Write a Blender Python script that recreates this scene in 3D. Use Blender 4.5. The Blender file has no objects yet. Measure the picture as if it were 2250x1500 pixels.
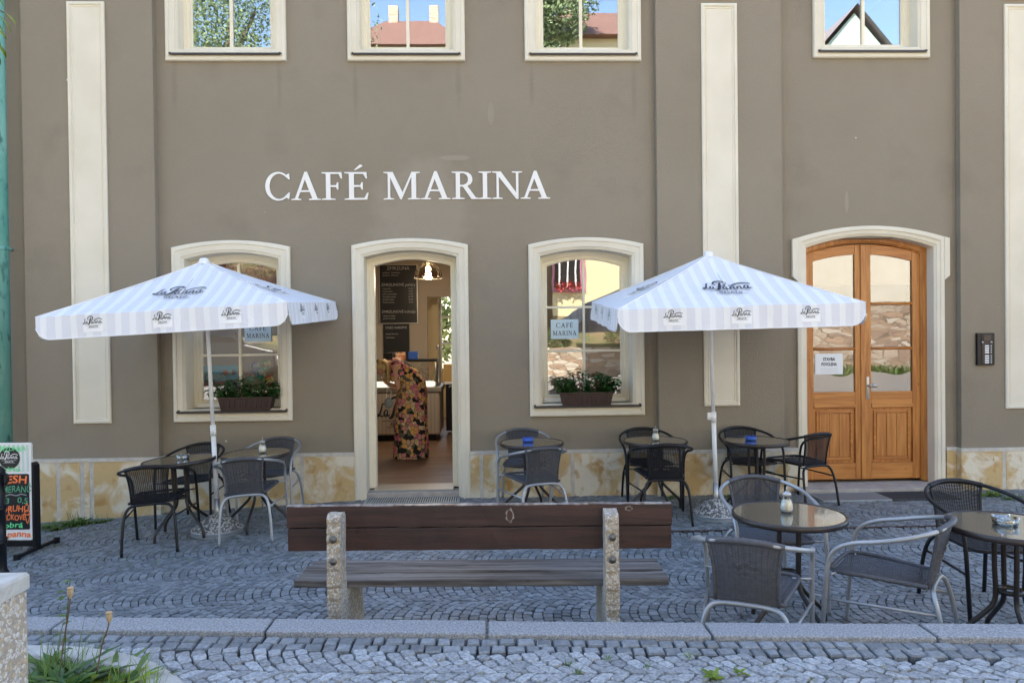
import bpy, math, random
import numpy as np
from mathutils import Vector, Matrix
random.seed(7); RNG = np.random.RandomState(7)
PI = math.pi; R_ = math.radians
SC = bpy.context.scene; COL = SC.collection

# ------------------------------------------------------------------ camera, world, sun, exposure
F_, YAW, PIT, ROL, CH = 1600.0, 0.0317, 0.0106, 0.0115, 1.69
cf = Vector((math.sin(YAW)*math.cos(PIT), math.cos(YAW)*math.cos(PIT), -math.sin(PIT)))
cr0 = Vector((math.cos(YAW), -math.sin(YAW), 0)); cu0 = cr0.cross(cf)
cr = math.cos(ROL)*cr0 - math.sin(ROL)*cu0; cu = math.cos(ROL)*cu0 + math.sin(ROL)*cr0
cam = bpy.data.cameras.new('camera'); co = bpy.data.objects.new('camera', cam); COL.objects.link(co)
m = Matrix((cr, cu, -cf)).transposed().to_4x4(); m.translation = (0, 0, CH); co.matrix_world = m
cam.sensor_width = 36; cam.lens = F_/2250*36; cam.clip_start = 0.05; cam.clip_end = 2000
SC.camera = co

SUN_EL, SUN_AZ = R_(52), R_(-12)           # the sun stands behind the cafe building
w = bpy.data.worlds.new("World"); SC.world = w; w.use_nodes = True
nt = w.node_tree; bg = nt.nodes['Background']
sky = nt.nodes.new('ShaderNodeTexSky'); sky.sky_type = 'NISHITA'; sky.sun_disc = False
sky.sun_elevation = SUN_EL; sky.sun_rotation = SUN_AZ
nt.links.new(sky.outputs[0], bg.inputs[0]); bg.inputs[1].default_value = 0.12
sl = bpy.data.lights.new('sun', 'SUN'); sl.energy = 3.6; sl.angle = R_(0.5); sl.color = (1.0, 0.93, 0.82)
so = bpy.data.objects.new('sun', sl); COL.objects.link(so)
sd = Vector((math.sin(SUN_AZ)*math.cos(SUN_EL), math.cos(SUN_AZ)*math.cos(SUN_EL), math.sin(SUN_EL)))
so.rotation_euler = sd.to_track_quat('Z', 'Y').to_euler()
SC.view_settings.view_transform = 'Standard'; SC.view_settings.look = 'None'
SC.view_settings.exposure = 2.42; SC.view_settings.gamma = 1.0
SC.cycles.max_bounces = 7; SC.cycles.transparent_max_bounces = 16
SC.cycles.use_denoising = True; SC.cycles.sample_clamp_indirect = 6

def ray(x, y): return cf + cr*((x-1125)/F_) - cu*((y-750)/F_)
def onY(x, y, Y):
    d = ray(x, y); t = Y/d.y; return (d.x*t, CH+d.z*t)
def onX_at(x, Y, y=900): return onY(x, y, Y)[0]

# ------------------------------------------------------------------ materials
def mat(name, c, rough=0.7, c2=None, ns=6.0, det=4.0, lo=0.35, hi=0.65, bump=0.0, bs=None, metal=0.0, stretch=(1,1,1),
        spec=0.5, coat=0.0, c3=None, ns3=None, transl=0.0, island=0.0, dist=0.0):
    M = bpy.data.materials.new(name); M.use_nodes = True; t = M.node_tree; N = t.nodes; L = t.links
    p = N['Principled BSDF']; p.inputs['Roughness'].default_value = rough; p.inputs['Metallic'].default_value = metal
    p.inputs['Specular IOR Level'].default_value = spec; p.inputs['Coat Weight'].default_value = coat
    tc = N.new('ShaderNodeTexCoord'); mp = N.new('ShaderNodeMapping'); mp.inputs['Scale'].default_value = stretch
    L.new(tc.outputs['Object'], mp.inputs[0])
    col = N.new('ShaderNodeRGB'); col.outputs[0].default_value = (*c, 1); out = col.outputs[0]
    def mixc(a, b, f):
        mx = N.new('ShaderNodeMix'); mx.data_type = 'RGBA'
        L.new(a, mx.inputs[6]); mx.inputs[7].default_value = (*b, 1) if not hasattr(b, 'links') else (0,0,0,1)
        L.new(f, mx.inputs[0]); return mx.outputs[2]
    def noise(scale, a, b, d=det):
        n = N.new('ShaderNodeTexNoise'); n.inputs['Scale'].default_value = scale; n.inputs['Detail'].default_value = d
        n.inputs['Distortion'].default_value = dist
        L.new(mp.outputs[0], n.inputs[0]); mr = N.new('ShaderNodeMapRange')
        mr.inputs[1].default_value = a; mr.inputs[2].default_value = b; L.new(n.outputs[0], mr.inputs[0]); return n, mr.outputs[0]
    if c2: out = mixc(out, c2, noise(ns, lo, hi)[1])
    if c3: out = mixc(out, c3, noise(ns3 or ns*5, 0.55, 0.7)[1])
    if island:
        g = N.new('ShaderNodeNewGeometry'); hs = N.new('ShaderNodeHueSaturation'); mr = N.new('ShaderNodeMapRange')
        mr.inputs[3].default_value = 1-island; mr.inputs[4].default_value = 1+island
        L.new(g.outputs['Random Per Island'], mr.inputs[0]); L.new(mr.outputs[0], hs.inputs['Value']); L.new(out, hs.inputs['Color']); out = hs.outputs[0]
    L.new(out, p.inputs['Base Color'])
    if bump:
        n, _ = noise(bs or ns*6, 0, 1, 6); b = N.new('ShaderNodeBump'); b.inputs['Strength'].default_value = bump; b.inputs['Distance'].default_value = 0.01
        L.new(n.outputs[0], b.inputs['Height']); L.new(b.outputs[0], p.inputs['Normal'])
    if transl:
        tr = N.new('ShaderNodeBsdfTranslucent'); L.new(out, tr.inputs[0]); ms = N.new('ShaderNodeMixShader'); ms.inputs[0].default_value = transl
        L.new(p.outputs[0], ms.inputs[1]); L.new(tr.outputs[0], ms.inputs[2]); L.new(ms.outputs[0], N['Material Output'].inputs[0])
    M['_'] = 0
    return M
def nodes(M): return M.node_tree.nodes, M.node_tree.links
def glass_mat(name, refl=0.25, tint=(0.92,0.95,0.93), wav=0.0, wscale=3.0, rough=0.0):
    M = bpy.data.materials.new(name); M.use_nodes = True; N, L = nodes(M); N.remove(N['Principled BSDF'])
    tr = N.new('ShaderNodeBsdfTransparent'); tr.inputs[0].default_value = (*tint, 1)
    gl = N.new('ShaderNodeBsdfGlossy'); gl.inputs['Roughness'].default_value = rough
    fr = N.new('ShaderNodeFresnel'); fr.inputs[0].default_value = 1.5; ad = N.new('ShaderNodeMath'); ad.operation = 'ADD'; ad.use_clamp = True; ad.inputs[1].default_value = refl
    L.new(fr.outputs[0], ad.inputs[0]); mx = N.new('ShaderNodeMixShader'); L.new(ad.outputs[0], mx.inputs[0])
    L.new(tr.outputs[0], mx.inputs[1]); L.new(gl.outputs[0], mx.inputs[2]); L.new(mx.outputs[0], N['Material Output'].inputs[0])
    if wav:
        tc = N.new('ShaderNodeTexCoord'); n = N.new('ShaderNodeTexNoise'); n.inputs['Scale'].default_value = wscale; n.inputs['Detail'].default_value = 1
        b = N.new('ShaderNodeBump'); b.inputs['Strength'].default_value = wav; b.inputs['Distance'].default_value = 0.02
        L.new(tc.outputs['Object'], n.inputs[0]); L.new(n.outputs[0], b.inputs['Height']); L.new(b.outputs[0], gl.inputs['Normal'])
    return M
def emis(name, c, s):
    M = bpy.data.materials.new(name); M.use_nodes = True; N, L = nodes(M); p = N['Principled BSDF']
    p.inputs['Base Color'].default_value = (*c, 1); p.inputs['Emission Color'].default_value = (*c, 1); p.inputs['Emission Strength'].default_value = s; return M

M = {}
M['wall'] = mat('taupe_render', (0.246,0.208,0.152), 0.9, (0.272,0.232,0.174), 0.8, bump=0.45, bs=70, lo=.3, hi=.7, c3=(.236,.200,.148), ns3=1.6)
M['cream'] = mat('cream_paint', (0.74,0.685,0.56), 0.75, (0.68,0.625,0.50), 2.0, bump=0.1, bs=40)
M['frame'] = mat('cream_window_paint', (0.82,0.75,0.58), 0.45, (0.78,0.71,0.54), 3.0)
M['white'] = mat('white_paint', (0.8,0.8,0.78), 0.4)
M['letter'] = mat('white_letter', (0.82,0.81,0.78), 0.5)
M['sill'] = mat('dark_sill_metal', (0.035,0.028,0.026), 0.35, spec=0.6)
M['plinth'] = mat('yellow_sandstone', (0.56,0.40,0.19), 0.85, (0.70,0.64,0.50), 3.4, det=12, lo=.44, hi=.56, bump=.6, bs=24, c3=(0.46,0.27,0.09), ns3=7.0, dist=.6)
M['joint'] = mat('grey_mortar', (0.60,0.56,0.48), 0.9, (0.48,0.45,0.40), 14, bump=.4)
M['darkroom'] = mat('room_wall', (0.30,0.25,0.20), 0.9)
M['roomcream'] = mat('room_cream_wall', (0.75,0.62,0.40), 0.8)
M['ceiling'] = mat('room_ceiling', (0.55,0.52,0.48), 0.9)
M['floor'] = mat('brown_floor_boards', (0.17,0.10,0.065), 0.35, (0.26,0.17,0.12), 3, stretch=(.4,3,1), bump=.1)
M['upglass'] = glass_mat('upper_window_glass', 0.42, wav=0.012, wscale=2.0)
M['glass'] = glass_mat('window_glass', 0.20, wav=0.02, wscale=2.5)
M['doorglass'] = glass_mat('old_door_glass', 0.20, wav=0.10, wscale=3.0)
M['clearglass'] = glass_mat('thin_clear_glass', 0.06, tint=(.93,.96,.95))
M['curtain'] = mat('red_net_curtain', (0.50,0.05,0.06), 0.8, (0.65,0.12,0.12), 30, bump=.6, bs=60, transl=.2)
M['copper'] = mat('patinated_copper', (0.10,0.33,0.28), 0.75, (0.20,0.44,0.38), 6, c3=(0.05,0.16,0.14), ns3=18, stretch=(1,1,.35), bump=.3)
M['black'] = mat('black_powder_coat', (0.008,0.008,0.010), 0.38, spec=.35)
M['blackweave'] = mat('black_wicker', (0.009,0.009,0.011), 0.45, (0.015,0.015,0.018), 40, spec=.35)
M['greyweave'] = mat('slate_wicker', (0.062,0.064,0.072), 0.5, (0.085,0.087,0.097), 40, spec=.4)
M['alu'] = mat('silver_tube', (0.40,0.41,0.42), 0.42, (0.34,0.35,0.36), 5, metal=.5)
M['bronze'] = mat('dark_bronze_tube', (0.028,0.022,0.020), 0.35, spec=.5)
M['umbw'] = mat('white_pole_paint', (0.78,0.78,0.77), 0.35)
M['steel'] = mat('brushed_steel', (0.45,0.44,0.42), 0.4, metal=.8)
M['galv'] = mat('galvanised_rim', (0.50,0.53,0.55), 0.38, metal=.6)
M['ink'] = mat('navy_print', (0.018,0.026,0.045), 0.6)
M['paper'] = mat('white_paper', (0.78,0.80,0.80), 0.7)
M['bluepaper'] = mat('pale_blue_paper', (0.60,0.74,0.80), 0.6)
M['chalkblack'] = mat('blackboard', (0.012,0.012,0.013), 0.3)
M['chalk'] = mat('chalk_grey', (0.33,0.33,0.34), 0.9)
M['orange'] = mat('orange_chalk', (0.95,0.22,0.06), 0.8)
M['greenchalk'] = mat('dark_green_chalk', (0.10,0.35,0.20), 0.8)
M['limechalk'] = mat('light_green_chalk', (0.15,0.75,0.30), 0.8)
M['terracotta'] = mat('brown_plastic', (0.055,0.030,0.024), 0.5)
M['leaf'] = mat('dark_leaf', (0.028,0.095,0.020), 0.45, (0.06,0.16,0.035), 9, transl=.25, island=.45)
M['weed'] = mat('weed_leaf', (0.09,0.17,0.035), 0.55, (0.13,0.21,0.05), 9, transl=.35, island=.4)
M['grass'] = mat('grass_blade', (0.12,0.22,0.04), 0.55, (0.18,0.24,0.06), 5, transl=.35, island=.5)
M['lime'] = mat('yellow_green_leaf', (0.20,0.30,0.03), 0.5, (0.26,0.34,0.05), 9, transl=.45, island=.3)  # yellow-green leaf colour, lighter than the weed and dark leaves
M['moss'] = mat('moss_and_grass', (0.08,0.11,0.03), 0.95, (0.14,0.16,0.05), 20, bump=.5)
M['soil'] = mat('dark_soil', (0.03,0.024,0.018), 0.95, (0.06,0.045,0.03), 20, bump=.8)
M['joint_dark'] = mat('paving_joint', (0.018,0.017,0.014), 0.95, (0.035,0.040,0.018), 3.0, bump=.5, bs=90)
M['joint_sand'] = mat('sandy_joint', (0.12,0.105,0.08), 0.95, (0.19,0.165,0.12), 14, bump=.5, bs=90, c3=(0.07,0.10,0.03), ns3=4)
M['cobble'] = mat('granite_cobble', (0.145,0.162,0.176), 0.60, (0.222,0.238,0.248), 45, det=8, bump=.55, bs=90, island=.30)
M['cobble2'] = mat('pale_granite_cobble', (0.215,0.232,0.245), 0.66, (0.36,0.375,0.385), 70, det=8, lo=.4, hi=.6, bump=.7, bs=120, island=.25)
M['granite'] = mat('granite_kerb', (0.20,0.21,0.22), 0.7, (0.34,0.35,0.36), 110, det=6, lo=.42, hi=.58, bump=.4, bs=150, c3=(0.15,0.15,0.16), ns3=170)
M['slab'] = mat('worn_stone_step', (0.42,0.38,0.33), 0.8, (0.33,0.30,0.27), 12, bump=.3)
M['concrete'] = mat('pale_concrete', (0.46,0.45,0.41), 0.85, (0.36,0.35,0.32), 14, bump=.5, bs=70)
M['rust'] = mat('rusty_steel_strip', (0.085,0.035,0.028), 0.7, (0.05,0.025,0.022), 10)
M['grate'] = mat('zinc_grate', (0.36,0.42,0.46), 0.45, metal=.5)
M['rubber'] = mat('dark_mat', (0.05,0.052,0.055), 0.8, bump=.5, bs=90)
M['skin'] = mat('skin', (0.68,0.38,0.27), 0.5)
M['hair'] = mat('blonde_hair', (0.80,0.60,0.30), 0.5, (0.30,0.18,0.07), 30, stretch=(6,6,1))
M['bulb'] = emis('lit_bulb', (1.0,0.86,0.6), 5)
M['caselight'] = emis('lit_display_tray', (1.0,0.93,0.78), 0.25)
M['counter'] = mat('counter_front', (0.52,0.47,0.42), 0.5)
M['sugar'] = mat('sugar', (0.82,0.80,0.76), 0.6)
M['blueplastic'] = mat('blue_plastic', (0.03,0.10,0.45), 0.4)
M['yellowwall'] = mat('yellow_render', (0.82,0.70,0.42), 0.9, (0.78,0.66,0.40), 2)
M['palewall'] = mat('pale_render', (0.80,0.74,0.62), 0.9, (0.74,0.68,0.56), 2)
M['greenwall'] = mat('pale_green_render', (.38,.48,.42), .9)
M['pink'] = mat('pink_paint', (0.55,0.22,0.30), 0.8)
M['roof'] = mat('red_roof_tiles', (0.20,0.105,0.08), 0.85, (0.13,0.07,0.055), 6, stretch=(1,1,5), bump=.6)
M['greyroof'] = mat('grey_roof', (0.30,0.26,0.27), 0.8, (0.26,0.22,0.22), 8)
M['winddark'] = mat('dark_window', (0.02,0.02,0.025), 0.15)
M['redflower'] = mat('red_petals', (0.55,0.03,0.04), 0.6, island=.4)
M['stonewall'] = mat('rubble_stone', (0.38,0.27,0.19), 0.9, (0.55,0.46,0.36), 3, det=6, stretch=(1,1,4), lo=.4, hi=.6, bump=.6)
M['asphalt'] = mat('sunny_paving', (0.30,0.27,0.24), 0.9, (0.24,0.22,0.20), 5)
M['turf'] = mat('garden_slope', (0.10,0.12,0.04), 0.95, (0.22,0.15,0.09), 1.5, det=8)
M['foliage'] = mat('hazed_foliage', (0.18,0.24,0.11), 0.6, (0.24,0.31,0.16), 2, transl=.3, island=.5)  # leaf tones lightened: distance haze is painted into the colour
M['bark'] = mat('bark', (0.12,0.09,0.07), 0.9, bump=.6)
M['navy'] = mat('navy_fabric', (0.015,0.017,0.03), 0.8)

def wood(name, c1, c2, scale=(14,14,1.1), rough=.4, knots=True, dark=(0.10,0.035,0.012), bump=.2):
    MM = mat(name, c1, rough, c2, 2.0, det=9, lo=.36, hi=.62, stretch=scale, bump=bump, bs=3.0, dist=.6)
    if knots:
        N, L = nodes(MM); p = N['Principled BSDF']; src = p.inputs['Base Color'].links[0].from_socket
        tc = N.new('ShaderNodeTexCoord'); v = N.new('ShaderNodeTexVoronoi'); v.inputs['Scale'].default_value = 5.2; v.inputs['Randomness'].default_value = 1
        mp = N.new('ShaderNodeMapping'); mp.inputs['Scale'].default_value = (1.6,1.6,.8) if scale[2] < scale[0] else (.8,1.6,1.6)
        L.new(tc.outputs['Object'], mp.inputs[0]); L.new(mp.outputs[0], v.inputs[0]); mr = N.new('ShaderNodeMapRange')
        mr.inputs[1].default_value = .035; mr.inputs[2].default_value = .075; mr.inputs[3].default_value = .8; mr.inputs[4].default_value = 0
        L.new(v.outputs['Distance'], mr.inputs[0]); mx = N.new('ShaderNodeMix'); mx.data_type = 'RGBA'
        L.new(mr.outputs[0], mx.inputs[0]); L.new(src, mx.inputs[6]); mx.inputs[7].default_value = (*dark, 1); L.new(mx.outputs[2], p.inputs['Base Color'])
    return MM
M['pine'] = wood('varnished_pine_upright', (0.55,0.235,0.055), (0.39,0.14,0.030))
M['pineh'] = wood('varnished_pine_rail', (0.55,0.235,0.055), (0.40,0.145,0.032), scale=(1.1,14,14))
M['benchbrown'] = wood('brown_stained_plank', (0.052,0.022,0.017), (0.026,0.013,0.011), scale=(1.0,14,14), rough=.55, dark=(0.012,0.006,0.005))
M['benchgrey'] = wood('weathered_plank', (0.20,0.19,0.185), (0.045,0.038,0.036), scale=(.5,13,13), rough=.6, dark=(0.02,0.015,0.012), bump=.5)
M['boltm'] = mat('dull_bolt', (.16,.15,.13), .5, metal=.6); M['worn'] = wood('bleached_plank_edge', (.34,.31,.29), (.12,.085,.075), scale=(14,2,2), knots=False)
def voro_mat(name, base, cols, scale, edge=0.04, rough=.8, bump=.6, edgecol=(0.1,0.09,0.08), stretch=(1,1,1)):
    MM = bpy.data.materials.new(name); MM.use_nodes = True; N, L = nodes(MM); p = N['Principled BSDF']; p.inputs['Roughness'].default_value = rough
    tc = N.new('ShaderNodeTexCoord'); mp = N.new('ShaderNodeMapping'); mp.inputs['Scale'].default_value = stretch; L.new(tc.outputs['Object'], mp.inputs[0])
    nz = N.new('ShaderNodeTexNoise'); nz.inputs['Scale'].default_value = scale*.6; va = N.new('ShaderNodeVectorMath'); va.operation = 'MULTIPLY_ADD'
    L.new(mp.outputs[0], nz.inputs[0]); L.new(nz.outputs['Color'], va.inputs[0]); va.inputs[1].default_value = (.5/scale,)*3; L.new(mp.outputs[0], va.inputs[2])
    v = N.new('ShaderNodeTexVoronoi'); v.inputs['Scale'].default_value = scale; L.new(va.outputs[0], v.inputs[0])
    sep = N.new('ShaderNodeSeparateColor'); L.new(v.outputs['Color'], sep.inputs[0]); cr_ = N.new('ShaderNodeValToRGB'); cr_.color_ramp.interpolation = 'CONSTANT'
    e = cr_.color_ramp.elements; e[0].position = 0; e[0].color = (*cols[0], 1); e[1].position = 1/len(cols); e[1].color = (*cols[1], 1)
    for i, c in enumerate(cols[2:], 2): q = e.new(i/len(cols)); q.color = (*c, 1)
    L.new(sep.outputs[0], cr_.inputs[0]); v2 = N.new('ShaderNodeTexVoronoi'); v2.feature = 'DISTANCE_TO_EDGE'; v2.inputs['Scale'].default_value = scale; L.new(va.outputs[0], v2.inputs[0])
    mr = N.new('ShaderNodeMapRange'); mr.inputs[1].default_value = edge*.4; mr.inputs[2].default_value = edge; L.new(v2.outputs['Distance'], mr.inputs[0])
    mx = N.new('ShaderNodeMix'); mx.data_type = 'RGBA'; mx.inputs[6].default_value = (*edgecol, 1); L.new(cr_.outputs[0], mx.inputs[7]); L.new(mr.outputs[0], mx.inputs[0])
    L.new(mx.outputs[2], p.inputs['Base Color'])
    if bump:
        b = N.new('ShaderNodeBump'); b.inputs['Strength'].default_value = bump; b.inputs['Distance'].default_value = .012; L.new(v2.outputs['Distance'], b.inputs['Height']); L.new(b.outputs[0], p.inputs['Normal'])
    return MM
M['pebble'] = voro_mat('exposed_pebble_concrete', None, [(0.50,0.48,0.43),(0.36,0.31,0.24),(0.56,0.54,0.50),(0.30,0.27,0.23),(0.46,0.36,0.24)], 95, .07, edgecol=(0.34,0.29,0.22))
M['pebblebase'] = voro_mat('grey_pebble_base', None, [(0.46,0.46,0.44),(0.20,0.19,0.18),(0.60,0.60,0.58),(0.13,0.12,0.12)], 62, .10, edgecol=(0.07,0.065,0.06))
M['floral'] = voro_mat('floral_dress', None, [(0.02,0.02,0.02),(0.80,0.30,0.32),(0.72,0.50,0.30),(0.85,0.50,0.16),(0.70,0.20,0.30),(0.16,0.15,0.10),(0.80,0.62,0.36)], 19, .05, bump=0, edgecol=(0.012,0.012,0.014), rough=.8)
M['rubble'] = voro_mat('rubble_wall', None, [(0.50,0.40,0.30),(0.36,0.25,0.18),(0.60,0.52,0.42),(0.44,0.30,0.2)], 3.6, .06, edgecol=(0.20,0.15,0.10), stretch=(.7,1,2.6))
M['eggs'] = [mat('foil_'+n, c, .3, c2, 22, lo=.47, hi=.5) for n, c, c2 in (('red',(.85,.10,.05),(.9,.65,.15)),('teal',(.03,.55,.58),(.8,.85,.6)),('violet',(.35,.22,.65),(.8,.8,.9)),('green',(.20,.60,.15),(.9,.8,.3)),('orange',(.95,.30,.06),(.15,.6,.5)))]
def stripe_mat():                            # canopy cloth: printed stripes follow the cloth (u across the parasol)
    MM = mat('striped_canopy_cloth', (0.86,0.87,0.88), .8, transl=.12, bump=.9, bs=5.5, dist=1.5, stretch=(1,1,.6)); N, L = nodes(MM); p = N['Principled BSDF']
    uv = N.new('ShaderNodeUVMap'); sp = N.new('ShaderNodeSeparateXYZ'); L.new(uv.outputs[0], sp.inputs[0])
    fr = N.new('ShaderNodeMath'); fr.operation = 'FRACT'; L.new(sp.outputs[0], fr.inputs[0])
    gt = N.new('ShaderNodeMath'); gt.operation = 'GREATER_THAN'; gt.inputs[1].default_value = .42; L.new(fr.outputs[0], gt.inputs[0])
    mx = N.new('ShaderNodeMix'); mx.data_type = 'RGBA'; mx.inputs[6].default_value = (.90,.91,.92,1); mx.inputs[7].default_value = (.80,.81,.855,1); L.new(gt.outputs[0], mx.inputs[0])
    L.new(mx.outputs[2], p.inputs['Base Color'])
    for n in N:
        if n.type == 'BSDF_TRANSLUCENT': L.new(mx.outputs[2], n.inputs[0])
    return MM
M['stripe'] = stripe_mat(); M['patch'] = mat('white_print_ground', (.90,.91,.92), .8)
def table_glass():
    MM = mat('rippled_table_glass', (0.075,0.075,0.060), .06, spec=.9, coat=1.0, bump=.10, bs=55); p = nodes(MM)[0]['Principled BSDF']; p.inputs['IOR'].default_value = 1.9; return MM
M['tglass'] = table_glass()

# ------------------------------------------------------------------ mesh builder
class MB:
    def __init__(s): s.v = []; s.f = []; s.sm = []; s.uv = None
    def add(s, vs, fs, smooth=False):
        o = len(s.v); s.v.extend([tuple(v) for v in vs]); s.f.extend([tuple(i+o for i in f) for f in fs]); s.sm.extend([smooth]*len(fs)); return s
    def box(s, x0, x1, y0, y1, z0, z1):
        return s.add([(x0,y0,z0),(x1,y0,z0),(x1,y1,z0),(x0,y1,z0),(x0,y0,z1),(x1,y0,z1),(x1,y1,z1),(x0,y1,z1)],
                     [(0,3,2,1),(4,5,6,7),(0,1,5,4),(1,2,6,5),(2,3,7,6),(3,0,4,7)])
    def tube(s, pts, r, seg=10, caps=True, closed=False, flat=1.0):
        P = [Vector(p) for p in pts]; n = len(P); rr = r if hasattr(r, '__len__') else [r]*n; vs = []
        up = None
        for i in range(n):
            a = P[(i-1) % n] if closed or i > 0 else P[i]; b = P[(i+1) % n] if closed or i < n-1 else P[i]
            t = (b-a).normalized()
            if up is None: up = Vector((0,0,1)) if abs(t.z) < .9 else Vector((0,1,0))
            sd_ = t.cross(up).normalized(); up = sd_.cross(t).normalized()
            for k in range(seg):
                an = 2*PI*k/seg; vs.append(P[i] + sd_*math.cos(an)*rr[i] + up*math.sin(an)*rr[i]*flat)
        fs = []
        for i in range(n if closed else n-1):
            j = (i+1) % n
            for k in range(seg): fs.append((i*seg+k, i*seg+(k+1)%seg, j*seg+(k+1)%seg, j*seg+k))
        if caps and not closed: fs += [tuple(range(seg-1,-1,-1)), tuple((n-1)*seg+k for k in range(seg))]
        return s.add(vs, fs, True)
    def lathe(s, prof, c=(0,0,0), seg=32, smooth=True, cap=True):
        vs = []; fs = []; n = len(prof)
        for r, z in prof:
            for k in range(seg): a = 2*PI*k/seg; vs.append((c[0]+r*math.cos(a), c[1]+r*math.sin(a), c[2]+z))
        for i in range(n-1):
            for k in range(seg): fs.append((i*seg+k, i*seg+(k+1)%seg, (i+1)*seg+(k+1)%seg, (i+1)*seg+k))
        if cap: fs += [tuple(range(seg-1,-1,-1)), tuple((n-1)*seg+k for k in range(seg))]
        return s.add(vs, fs, smooth)
    def loft(s, rings, smooth=True, closed=True, cap=False):
        n = len(rings[0]); vs = [v for r in rings for v in r]; fs = []
        for i in range(len(rings)-1):
            for k in range(n if closed else n-1): fs.append((i*n+k, i*n+(k+1)%n, (i+1)*n+(k+1)%n, (i+1)*n+k))
        if cap: fs += [tuple(range(n-1,-1,-1)), tuple((len(rings)-1)*n+k for k in range(n))]
        return s.add(vs, fs, smooth)
    def prism(s, poly, y0, y1):               # poly in (x,z), extruded along y
        n = len(poly); vs = [(x,y0,z) for x,z in poly]+[(x,y1,z) for x,z in poly]
        return s.add(vs, [tuple(range(n)), tuple(range(2*n-1,n-1,-1))]+[(i,n+i,n+(i+1)%n,(i+1)%n) for i in range(n)])
    def ball(s, c, r, seg=16, rings=10, sc=(1,1,1)):
        pr = [(math.sin(PI*i/rings), -math.cos(PI*i/rings)) for i in range(rings+1)]
        vs = []; fs = []
        for a, z in pr:
            for k in range(seg): t = 2*PI*k/seg; vs.append((c[0]+r*sc[0]*a*math.cos(t), c[1]+r*sc[1]*a*math.sin(t), c[2]+r*sc[2]*z))
        for i in range(rings):
            for k in range(seg): fs.append((i*seg+k, i*seg+(k+1)%seg, (i+1)*seg+(k+1)%seg, (i+1)*seg+k))
        return s.add(vs, fs, True)
    def build(s, name, m_, parent=None, bevel=0.0, xf=None):
        me = bpy.data.meshes.new(name)
        vs = s.v if xf is None else [tuple(xf @ Vector(v)) for v in s.v]
        me.from_pydata(vs, [], s.f); me.polygons.foreach_set('use_smooth', s.sm); me.materials.append(m_)
        if s.uv: 
            l = me.uv_layers.new(name='UVMap')
            for lp in me.loops: l.data[lp.index].uv = s.uv[lp.vertex_index]
        me.update(); o = bpy.data.objects.new(name, me); COL.objects.link(o)
        if parent: o.parent = parent
        if bevel:
            b = o.modifiers.new('bevel', 'BEVEL'); b.width = bevel; b.segments = 2; b.limit_method = 'ANGLE'; b.angle_limit = R_(40)
        return o
def tag(o, label=None, cat=None, group=None, kind=None):
    if label: o['label'] = label
    if cat: o['category'] = cat
    if group: o['group'] = group
    if kind: o['kind'] = kind
    return o
def empty(name, loc, rz=0, label=None, cat=None, group=None, rx=0, ry=0):
    o = bpy.data.objects.new(name, None); COL.objects.link(o); o.location = loc; o.rotation_euler = (rx, ry, rz); o.empty_display_size = .1
    return tag(o, label, cat, group)
def kids(o): return [c for c in bpy.data.objects if c.parent == o]
def copy_tree(o, parent=None, skip=()):
    c = o.copy(); COL.objects.link(c)
    if parent: c.parent = parent
    for ch in kids(o):
        if ch.name.split('.')[0] not in skip: copy_tree(ch, c)
    return c
def crom(pts, n=6, closed=False):
    P = [Vector(p) for p in pts]; out = []; L_ = len(P)
    for i in range(L_ if closed else L_-1):
        g = (lambda k: P[k % L_]) if closed else (lambda k: P[max(0, min(L_-1, k))])
        a, b, c, d = g(i-1), g(i), g(i+1), g(i+2)
        for j in range(n):
            t = j/n; out.append(.5*((2*b)+(c-a)*t+(2*a-5*b+4*c-d)*t*t+(3*b-a-3*c+d)*t**3))
    if not closed: out.append(P[-1])
    return out

# ------------------------------------------------------------------ lettering
def shape_mesh(loops, name='glyph'):          # filled 2-D outline with holes -> (verts, faces)
    cu_ = bpy.data.curves.new(name, 'CURVE'); cu_.dimensions = '2D'; cu_.fill_mode = 'FRONT'
    for lp in loops:
        sp = cu_.splines.new('POLY'); sp.points.add(len(lp)-1); sp.use_cyclic_u = True
        for p, (x, y) in zip(sp.points, lp): p.co = (x, y, 0, 1)
    return curve_to(cu_)
def curve_to(cu_):
    o = bpy.data.objects.new('tmp', cu_); COL.objects.link(o); dg = bpy.context.evaluated_depsgraph_get()
    me = bpy.data.meshes.new_from_object(o.evaluated_get(dg)); vs = [tuple(v.co) for v in me.vertices]; fs = [tuple(p.vertices) for p in me.polygons]
    bpy.data.objects.remove(o); bpy.data.meshes.remove(me); bpy.data.curves.remove(cu_); return vs, fs
def text2d(s_, size=1.0, align='LEFT', bold=0.0, spacing=1.0, shear=0.0):
    c = bpy.data.curves.new('txt', 'FONT'); c.body = s_; c.size = size; c.align_x = align; c.offset = bold; c.space_character = spacing; c.shear = shear
    c.resolution_u = 3
    return curve_to(c)
def arc(cx, cy, rx, ry, a0, a1, n=14): return [(cx+rx*math.cos(R_(a0+(a1-a0)*i/n)), cy+ry*math.sin(R_(a0+(a1-a0)*i/n))) for i in range(n+1)]
TL = [(0,1),(0,.965),(.13,.94),(.13,.06),(0,.035)]
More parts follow.
